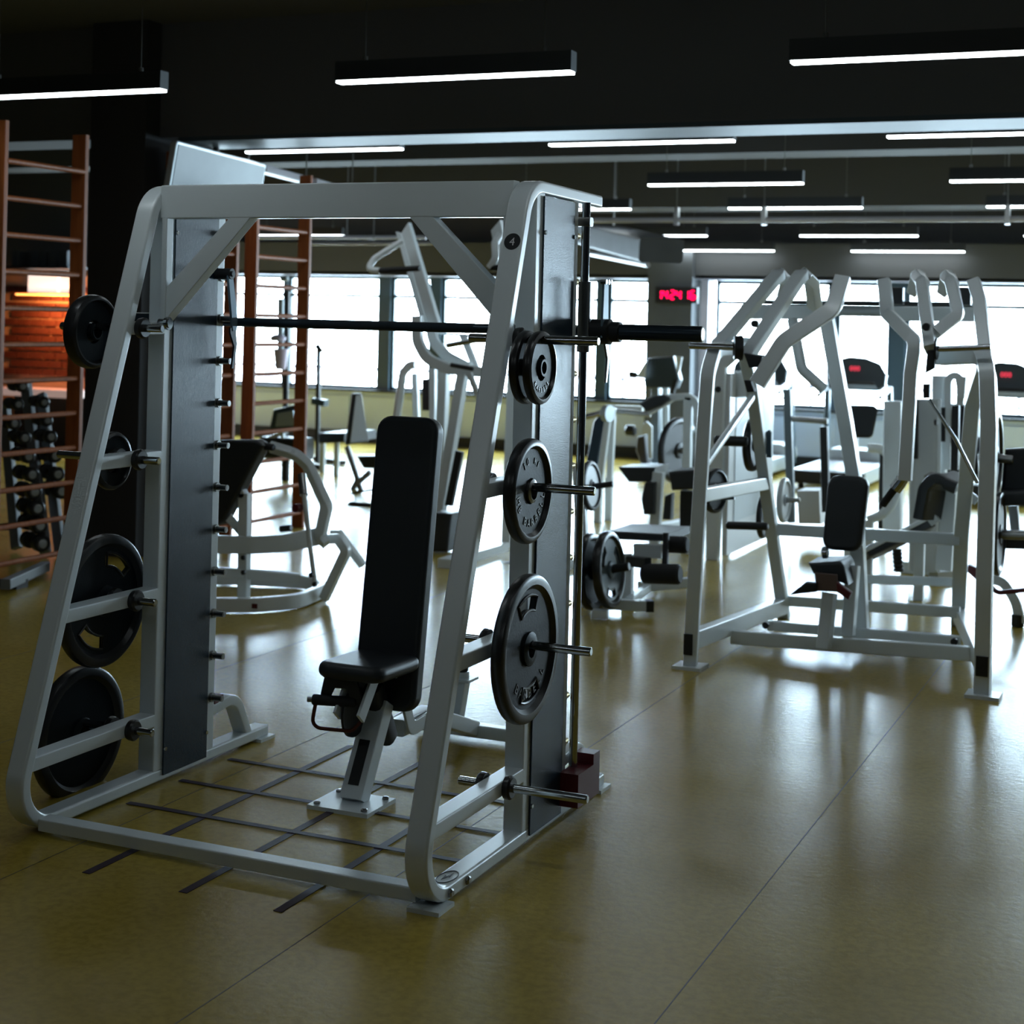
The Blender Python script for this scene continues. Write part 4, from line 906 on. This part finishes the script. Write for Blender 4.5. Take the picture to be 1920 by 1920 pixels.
# ---------------------------------------------------------------- pulldown machine (large, right)
pm = thing('pulldown_machine', 'large white plate-loaded pulldown machine standing on the right', 'gym machine', (-1.677,7.970,0.000))
W = dict(m=WHITE)
FL, FR2 = (-2.227,7.346,0.000), (-0.880,7.436,0.000)
BLp, BRp = (-2.147,8.880,0.000), (-1.227,9.171,0.000)
# left A frame
B(pm, 'front_leg', [FL, (-2.196,7.310,0.653), (-2.175,7.310,1.190), (-2.164,7.310,1.420), (-2.159,7.400,1.534), (-2.104,7.700,1.542)], .065, .065, WHITE, fil=.10, n=(0, 1, 0) if 0 else None)
B(pm, 'rear_leg', [off(BLp), (-2.184,8.600,0.685), (-2.131,8.000,1.352), (-2.132,7.800,1.573)], .065, .06, WHITE, n=(1, 0, 0))
B(pm, 'side_rail', [off(FL, 0, .03, .13), off(BLp, 0, 0, .07)], .06, .09, WHITE)
obj('end_cap', MB().bar([off(FL, -.0, -.045, .17), off(FL, 0, -.045, .07)], .045, .012, n=(1, 0, 0)), BLACK, pm)
obj('foot_plate', MB().box(FL[0]-.07, FL[0]+.07, FL[1]-.07, FL[1]+.07, 0, .015), WHITE, pm)
B(pm, 'tie_bar', [(-2.185,7.330,0.836), (-2.174,8.550,0.793)], .05, .07, WHITE)
B(pm, 'thin_brace', [(-2.173,7.330,0.980), (-2.129,8.000,1.283)], .03, .035, WHITE)
# right frame
B(pm, 'front_leg', [FR2, (-0.879,7.410,0.501), (-0.875,7.410,1.223), (-0.887,7.410,1.463), (-0.923,7.500,1.538), (-1.143,7.700,1.519)], .07, .065, WHITE, fil=.08)
B(pm, 'rear_leg', [off(BRp), (-1.156,8.700,0.574), (-1.065,8.300,1.276), (-0.976,8.000,1.474)], .075, .06, WHITE, n=(1, 0, 0))
B(pm, 'side_rail', [off(FR2, 0, .03, .13), off(BRp, 0, 0, .07)], .06, .09, WHITE)
obj('end_cap', MB().bar([off(FR2, 0, -.045, .19), off(FR2, 0, -.045, .10)], .055, .012, n=(1, 0, 0)), BLACK, pm)
obj('foot_plate', MB().box(FR2[0]-.07, FR2[0]+.08, FR2[1]-.07, FR2[1]+.07, 0, .015), WHITE, pm)
B(pm, 'upper_right_leg', [(-0.901,7.500,1.485), (-0.968,7.700,1.805), (-1.001,7.750,1.887)], .06, .06, WHITE, n=(0, 1, 0))
# cross rails, floor level
B(pm, 'front_rail', [(-2.179,7.900,0.058), (-0.989,7.900,0.097)], .05, .07, WHITE, n=(0, 1, 0))
B(pm, 'middle_rail', [(-2.054,8.150,0.088), (-1.078,8.150,0.105)], .05, .05, WHITE, n=(0, 1, 0))
B(pm, 'rear_rail', [(-2.139,8.900,0.095), (-1.181,8.900,0.119)], .05, .06, WHITE, n=(0, 1, 0))
B(pm, 'high_rail', [(-2.169,8.700,0.521), (-1.163,8.700,0.540)], .05, .065, WHITE, n=(0, 1, 0))
B(pm, 'low_high_rail', [(-1.762,9.200,0.207), (-1.225,9.200,0.236)], .04, .05, WHITE, n=(0, 1, 0))
for p in ((-2.050,8.100,0.100), (-1.097,8.100,0.112)): C(pm, 'bolt', p, off(p, 0, -.03, 0), .018, BLACK)
# centre mast and seat column
B(pm, 'mast', [(-1.824,8.300,1.734), (-1.696,8.250,1.167), (-1.632,8.200,0.870), (-1.574,8.200,0.064)], .085, .07, WHITE, n=(0, 1, 0))
B(pm, 'seat_column', [(-1.682,7.800,0.068), (-1.670,7.850,0.335)], .11, .06, WHITE, n=(0, 1, 0))
B(pm, 'seat_column_base', [(-1.595,7.950,0.119), (-1.587,8.000,0.460)], .09, .06, WHITE, n=(0, 1, 0))
p = (-1.662,7.820,0.290); C(pm, 'bolt', p, off(p, 0, -.02, 0), .016, BLACK)
PDD(pm, 'back_pad', (-1.641,8.050,0.714), (1, 0, 0), (.06, .10, 1), .20, .38, .08, r=.055, wt=.205)
SL(pm, 'seat_pad', [(-1.774,7.800,0.481), (-1.611,7.800,0.503), (-1.594,7.800,0.481), (-1.571,7.800,0.388), (-1.746,7.800,0.431)], .26, PAD, .02)
SL(pm, 'seat_front', [(-1.725,7.740,0.446), (-1.617,7.740,0.445), (-1.610,7.740,0.362), (-1.715,7.740,0.358)], .03, mat('brown_bracket', (.12, .075, .06), .5), .004)
SL(pm, 'foot_lever', [(-1.838,7.700,0.332), (-1.760,7.700,0.402), (-1.707,7.700,0.401), (-1.706,7.700,0.359), (-1.769,7.700,0.346)], .05, BLACK, .01)
SL(pm, 'foot_lever', [(-1.608,7.700,0.415), (-1.535,7.700,0.370), (-1.549,7.700,0.335), (-1.607,7.700,0.368)], .05, RED, .01)
C(pm, 'pivot_pin', (-1.723,7.900,0.526), (-1.696,7.900,0.528), .03, CHROME)
# top beam
B(pm, 'top_beam', [(-2.273,8.300,1.725), (-1.818,8.300,1.732)], .07, .075, WHITE, n=(0, 1, 0))
B(pm, 'top_beam', [(-1.502,8.300,1.732), (-1.058,8.300,1.736)], .07, .075, WHITE, n=(0, 1, 0))
C(pm, 'axle_tube', (-1.813,8.300,1.740), (-1.507,8.300,1.741), .026, SILVER)
C(pm, 'axle_tube', (-2.305,8.500,1.783), (-1.084,8.500,1.791), .012, BLACK)
# left levers with hooked tops
for pts in ([(-2.204,7.600,1.545), (-2.017,7.900,1.874), (-1.989,7.950,1.922), (-1.978,8.100,1.886), (-2.023,8.200,1.810)],
            [(-2.005,7.400,1.495), (-1.853,7.700,1.856), (-1.824,7.750,1.919), (-1.809,7.900,1.876), (-1.836,8.100,1.759)]):
    B(pm, 'hooked_lever', pts, .055, .065, WHITE, fil=.09, n=(.25, 1, 0))
B(pm, 'long_lever', [(-1.591,7.600,1.890), (-1.613,7.500,1.740), (-1.808,7.350,1.583), (-1.919,7.300,1.379)], .055, .075, WHITE, fil=.12, n=(0, 1, 0))
SL(pm, 'lever_end', [(-1.606,7.600,1.875), (-1.571,7.600,1.885), (-1.584,7.600,1.793), (-1.624,7.600,1.761)], .04, WHITE, .006)
T(pm, 'pull_handle', [(-1.927,8.000,1.687), (-1.850,7.900,1.440), (-1.735,7.900,1.343)], .028, WHITE, fil=.06)
C(pm, 'plate_peg', (-2.273,7.350,1.549), (-2.045,7.350,1.548), .016, CHROME)
obj('collar', MB().lathe((-2.050,7.350,1.546), (1, .4, 0), [(0, .055), (.03, .06), (.04, .06)], 24), BLACK, pm)
SL(pm, 'stop_block', [(-1.989,7.300,1.522), (-1.901,7.300,1.510), (-1.915,7.300,1.459), (-1.962,7.300,1.453)], .06, BLACK, .008)
SL(pm, 'stop_block', [(-1.986,7.300,1.394), (-1.955,7.300,1.395), (-1.933,7.300,1.341), (-1.969,7.300,1.337)], .05, BLACK, .008)
for p in ((-1.933,7.300,1.662),): C(pm, 'bolt', p, off(p, 0, -.03, 0), .018, BLACK)
# right levers
for pts in ([(-1.336,8.100,1.848), (-1.286,7.900,1.917), (-1.233,7.700,1.877), (-1.140,7.400,1.564)], [(-1.189,8.100,1.850), (-1.144,7.900,1.913), (-1.097,7.700,1.879), (-1.048,7.600,1.727), (-1.140,7.500,1.637)]):
    B(pm, 'hooked_lever', pts, .06, .055, WHITE, fil=.06, n=(0, 1, 0))
B(pm, 'long_lever', [(-1.430,7.800,1.883), (-1.393,7.700,1.726), (-1.226,7.500,1.598), (-1.242,7.500,1.449), (-1.257,7.500,0.951)], .06, .06, WHITE, fil=.05, n=(0, 1, 0))
SL(pm, 'stop_block', [(-1.156,7.400,1.561), (-1.121,7.400,1.562), (-1.121,7.400,1.479), (-1.163,7.400,1.454)], .05, BLACK, .006)
SL(pm, 'stop_block', [(-1.180,7.450,1.403), (-1.149,7.450,1.404), (-1.149,7.450,1.338), (-1.178,7.450,1.337)], .05, BLACK, .006)
p = (-1.159,7.400,1.666); C(pm, 'bolt', p, off(p, 0, -.03, 0), .018, BLACK)
C(pm, 'plate_peg', (-1.109,7.400,1.567), (-0.875,7.400,1.582), .014, CHROME)
obj('collar', MB().cyl((-1.118,7.400,1.567), (-1.109,7.400,1.567), .05, 20), BLACK, pm)
T(pm, 'handle_arm', [(-1.258,7.500,0.976), (-1.279,7.500,0.938), (-1.303,7.500,0.904)], .03, CHROME)
C(pm, 'grip', (-1.294,7.500,0.924), (-1.360,7.500,0.825), .018, SOFT)
T(pm, 'diagonal_rod', [(-1.172,7.600,1.329), (-1.046,7.600,1.143), (-0.958,7.700,0.941)], .009, CHROME)
# bearing blocks on top beam
for p in ((-1.478,8.400,1.826), (-1.136,8.400,1.829)): obj('bearing_block', MB().bar([off(p, -.04), off(p, .04)], .06, .09, n=(0, 1, 0)), BLACK, pm)
C(pm, 'plate_peg', (-2.381,8.200,1.035), (-2.200,8.200,1.038), .028, BLACK, ch=.008)
C(pm, 'plate_peg', (-2.389,8.500,0.548), (-2.155,8.500,0.559), .022, BLACK, ch=.008)
C(pm, 'plate_peg', (-2.316,9.400,0.606), (-2.192,9.400,0.615), .014, STEEL)
obj('lock_plate', MB().bar([(-2.282,8.000,0.785), (-2.213,8.000,0.795)], .03, .09, n=(0, 1, 0)), ALU, pm)
SL(pm, 'hinge_plate', [(-2.137,8.300,1.081), (-2.114,8.300,1.099), (-2.099,8.300,1.083), (-2.096,8.300,0.952), (-2.122,8.300,0.951)], .03, ALU, .004)
PGP = 'plates on the pulldown machine'
plate(.145, .045, 'black plate leaning between the left legs of the pulldown machine', (-2.226,8.400,1.008), PGP, axis=(1, 0, 0), m_web=BLACK)
plate(.118, .035, 'black plate hanging on the left front leg of the pulldown machine', (-2.313,8.000,0.789), PGP, axis=(1, -.25, 0), m_web=BLACK)
plate(.135, .035, 'white lit plate behind the rear left leg of the pulldown machine', (-2.289,9.400,0.608), PGP, axis=(1, 0, 0), m_rim=WHITEB, m_web=bpy.data.materials['plate_sheen'])  # white rim and pale web carry the plate's sheen as colour
plate(.13, .035, 'lower black plate behind the rear left leg of the pulldown machine', (-2.334,9.100,0.540), PGP, axis=(1, -.0, 0), m_web=BLACK)

# ---------------------------------------------------------------- machines seen through the pulldown machine
sr = thing('seated_row_machine', 'black chest pad on white column behind the pulldown machine mast', 'gym machine', (-2.636,13.360,0.000))
PDD(sr, 'chest_pad', (-2.220,11.200,0.999), (1, .2, 0), (0, .05, 1), .23, .23, .07, r=.04, wt=.28)
B(sr, 'column', [(-2.264,11.300,0.885), (-2.260,11.300,0.252)], .07, .06, n=(1, 0, 0))
B(sr, 'foot', [((-2.260,11.300,0.252)[0], 11.3, 0), (-2.261,11.300,0.290)], .09, .09, n=(1, 0, 0))
obj('box', MB().bar([(-2.874,12.400,0.243), (-2.701,12.400,0.255)], .3, .26, n=(0, 1, 0)), mat('beige_box', (.45, .43, .40), .6), sr)
T(sr, 'bar', [(-2.896,12.000,0.948), (-2.600,12.000,0.941)], .022, STEEL)
B(sr, 'post', [(-2.918,12.000,1.172), (-2.861,12.000,0.152)], .06, .05, bpy.data.materials['grey_post'], n=(1, 0, 0))
B(sr, 'post', [(-2.628,12.000,0.900), (-2.596,12.000,0.253)], .06, .05, BLACK, n=(1, 0, 0))

ct = thing('cable_tower', 'tall pale weight tower seen between the right legs of the pulldown machine', 'gym machine', (-1.779,11.084,0.000))
obj('back_shroud', MB().bar([(-1.988,11.400,0.205), (-2.003,11.400,1.143)], .13, .12, n=(1, 0, 0), cr=.02), WHITEB, ct)
obj('front_shroud', MB().bar([(-1.640,10.600,0.077), (-1.659,10.600,1.201)], .20, .12, n=(1, 0, 0), cr=.05), mat('pearl_shroud', (.62, .68, .72), .25), ct)
obj('side_shroud', MB().bar([(-1.592,10.900,0.041), (-1.615,10.900,1.350)], .10, .10, n=(1, 0, 0), cr=.03), WHITEB, ct)
obj('perforated_strip', MB().bar([(-1.562,10.700,0.921), (-1.567,10.700,1.145)], .045, .02, n=(1, 0, 0)), BLACK, ct)
B(ct, 'arch_tube', [(-1.541,10.800,0.731), (-1.545,10.800,1.333), (-1.504,10.800,1.363), (-1.459,10.800,1.329), (-1.465,10.800,1.160)], .05, .05, fil=.08, n=(0, 1, 0))
SL(ct, 'top_plate', [(-1.493,10.700,1.352), (-1.415,10.700,1.355), (-1.425,10.700,1.207), (-1.466,10.700,1.206)], .1, WHITEB, .01)
obj('weight_stack', MB().bar([(-1.469,10.900,0.906), (-1.475,10.900,1.166)], .12, .12, n=(1, 0, 0)), BLACK, ct)
B(ct, 'dark_post', [(-1.699,10.500,0.814), (-1.705,10.500,1.203)], .035, .03, BLACK, n=(1, 0, 0))
B(ct, 'dark_post', [(-1.462,10.600,0.752), (-1.465,10.600,1.168)], .05, .05, BLACK, n=(1, 0, 0))
B(ct, 'base', [(-1.849,10.959,0.040), (-1.464,10.986,0.040)], .1, .08)
C(ct, 'knob', (-1.583,10.500,1.056), (-1.566,10.500,1.057), .02, BLACK)

kp = thing('preacher_curl_bench', 'bent black arm pad on white frame, right of the pulldown mast', 'bench', (-1.581,11.074,0.000))
B(kp, 'arm_pad', [(-1.434,9.400,0.560), (-1.408,9.400,0.738), (-1.361,9.400,0.800), (-1.264,9.400,0.769)], .30, .075, PAD, n=(.35, 1, 0), fil=.05, cr=.03)
B(kp, 'column', [(-1.338,9.500,0.734), (-1.357,9.500,0.256)], .09, .08, n=(1, 0, 0))
SL(kp, 'side_plate', [(-1.486,9.500,0.797), (-1.446,9.500,0.821), (-1.376,9.500,0.810), (-1.413,9.500,0.698), (-1.453,9.500,0.696)], .04, mat('grey_plate', (.35, .34, .33), .5), .006)
B(kp, 'link', [(-1.255,9.400,0.739), (-1.167,9.400,0.677)], .03, .05, n=(0, 1, 0))
B(kp, 'rail', [(-1.433,9.400,0.542), (-1.389,9.400,0.576)], .05, .06, n=(0, 1, 0))
B(kp, 'foot', [(-1.588,10.649,0.040), (-1.451,10.889,0.040)], .07, .06)
ibn = thing('decline_bench', 'long slanting black bench behind the pulldown machine back pad', 'bench', (-1.978,10.695,0.000))
B(ibn, 'bench_pad', [(-1.868,9.700,0.267), (-1.516,9.900,0.460)], .30, .07, PAD, n=(.2, 1, 0), cr=.02)
B(ibn, 'side_rail', [(-1.830,9.500,0.324), (-1.492,9.700,0.525)], .03, .025, WHITEB, n=(0, 1, 0))
B(ibn, 'leg', [(-1.835,9.700,0.263), ((-1.835,9.700,0.263)[0], 9.7, 0)], .05, .05, n=(1, 0, 0))
B(ibn, 'leg', [(-1.562,9.900,0.407), ((-1.562,9.900,0.407)[0], 9.9, 0)], .06, .06, n=(1, 0, 0))
obj('spring', MB().lathe((-1.634,9.600,0.207), (-.1, 0, 1), [(i*.012, .032 if i % 2 else .024) for i in range(12)], 16), BLACK, ibn)
cb = thing('curved_grey_tube_machine', 'curved grey tube just right of the back pad, before the bright floor', 'gym machine', (-2.399,13.520,0.000))
T(cb, 'curved_tube', [(-2.087,11.000,0.334), (-1.990,11.000,0.378), (-1.930,11.000,0.455), (-1.890,11.000,0.568)], .032, fil=.15)
T(cb, 'curved_tube', [(-2.385,12.500,0.718), (-2.294,12.500,0.723), (-2.244,12.500,0.676)], .035, fil=.1)
B(cb, 'foot', [((-2.080,11.000,0.335)[0], 11.0, 0), (-2.080,11.000,0.335)], .06, .06, n=(1, 0, 0))
B(cb, 'stand', [(-2.269,12.500,0.683), ((-2.269,12.500,0.683)[0], 12.5, 0)], .05, .05, BLACK, n=(1, 0, 0))

# ---------------------------------------------------------------- machine cut off by the right edge
em = thing('seated_press_machine', 'machine cut by the right edge with black seat and big plates', 'gym machine', (-0.922,9.245,-0.000))
PGR = 'plates at the right edge'
plate(.252, .055, 'upper big black plate seen edge-on at the right edge', (-1.027,8.900,0.977), PGR, m_web=BLACK)
plate(.218, .034, 'lower big black plate seen edge-on at the right edge', (-0.994,8.600,0.598), PGR, m_web=BLACK)
plate(.218, .034, 'outer lower black plate nearest the black seat at the right edge', (-0.954,8.600,0.598), PGR, m_web=BLACK)
plate(.20, .05, 'dark plate seen between the two right legs of the pulldown machine', (-1.137,9.100,1.019), PGR, m_web=BLACK)
C(em, 'axle', (-1.102,8.900,0.973), (-0.922,8.900,0.965), .024, STEEL)
C(em, 'axle', (-1.029,8.600,0.592), (-0.816,8.600,0.600), .024, STEEL)
SL(em, 'backrest', [(-0.967,8.900,1.020), (-0.841,8.900,1.033), (-0.836,8.900,0.799), (-0.984,8.900,0.789), (-0.976,8.900,0.939)], .09, PAD, .025)
SL(em, 'seat', [(-0.967,8.700,0.803), (-0.817,8.700,0.818), (-0.815,8.700,0.745), (-0.960,8.700,0.730)], .40, PAD, .02)
B(em, 'seat_rail', [(-1.000,8.900,0.534), (-0.803,8.900,0.544)], .06, .10, BLACK, n=(0, 1, 0))
B(em, 'frame', [(-0.937,9.100,0.698), (-0.919,9.100,0.517)], .05, .05, SILVER, n=(1, 0, 0))
B(em, 'curved_leg', [(-1.098,9.300,0.251), (-1.005,9.300,0.253), (-0.934,9.300,0.148), (-0.902,9.300,0.023)], .05, .055, WHITEB, n=(0, 1, 0), fil=.2)
B(em, 'link_post', [(-1.092,9.300,0.251), (-0.989,9.100,0.512)], .05, .05, WHITEB, n=(0, 1, 0))
obj('rubber_foot', MB().cyl(((-0.919,9.300,-0.009)[0], 9.3, 0), ((-0.919,9.300,-0.009)[0], 9.3, .07), .035, 16, ch=.005), RUBBER, em)
T(em, 'red_strap', [(-1.051,9.000,0.285), (-1.005,9.000,0.225), (-0.847,9.000,0.257)], .013, RED, fil=.05)
SL(em, 'red_pad', [(-1.183,9.200,0.341), (-1.134,9.200,0.322), (-1.132,9.200,0.250), (-1.191,9.200,0.299)], .08, RED, .01)

# ---------------------------------------------------------------- wall clock with red digits
ck = thing('digital_clock', 'black wall clock with red digits 14 24 16 on the pillar', 'clock', (-5.739,18.000,2.000))
CK = V((-5.739,18.000,2.000)); CW, CH = .52, .19
obj('case', MB().box(CK.x-CW/2, CK.x+CW/2, 18.0, 18.05, CK.z-CH/2, CK.z+CH/2), BLACK, ck)
SEG = {'1': 'bc', '2': 'abged', '4': 'fgbc', '6': 'afgedc'}
dw, dh, tk = .050, .098, .016
def digit(ch, x, z):
    mb = MB(); y0, y1 = 17.990, 18.001
    for s in SEG[ch]:
        if s in 'agd':
            zz = z+{'a': dh, 'g': dh/2, 'd': 0}[s]; mb.box(x+tk*.5, x+dw-tk*.5, y0, y1, zz-tk/2, zz+tk/2)
        else:
            xx = x+(0 if s in 'fe' else dw); za = z+(dh/2 if s in 'fb' else 0); mb.box(xx-tk/2, xx+tk/2, y0, y1, za+tk*.4, za+dh/2-tk*.4)
    return mb
for ch, dx in zip('142416', (-.225, -.150, -.060, .015, .115, .190)):
    obj('digit', digit(ch, CK.x+dx-.01, CK.z-dh/2), LEDR, ck)
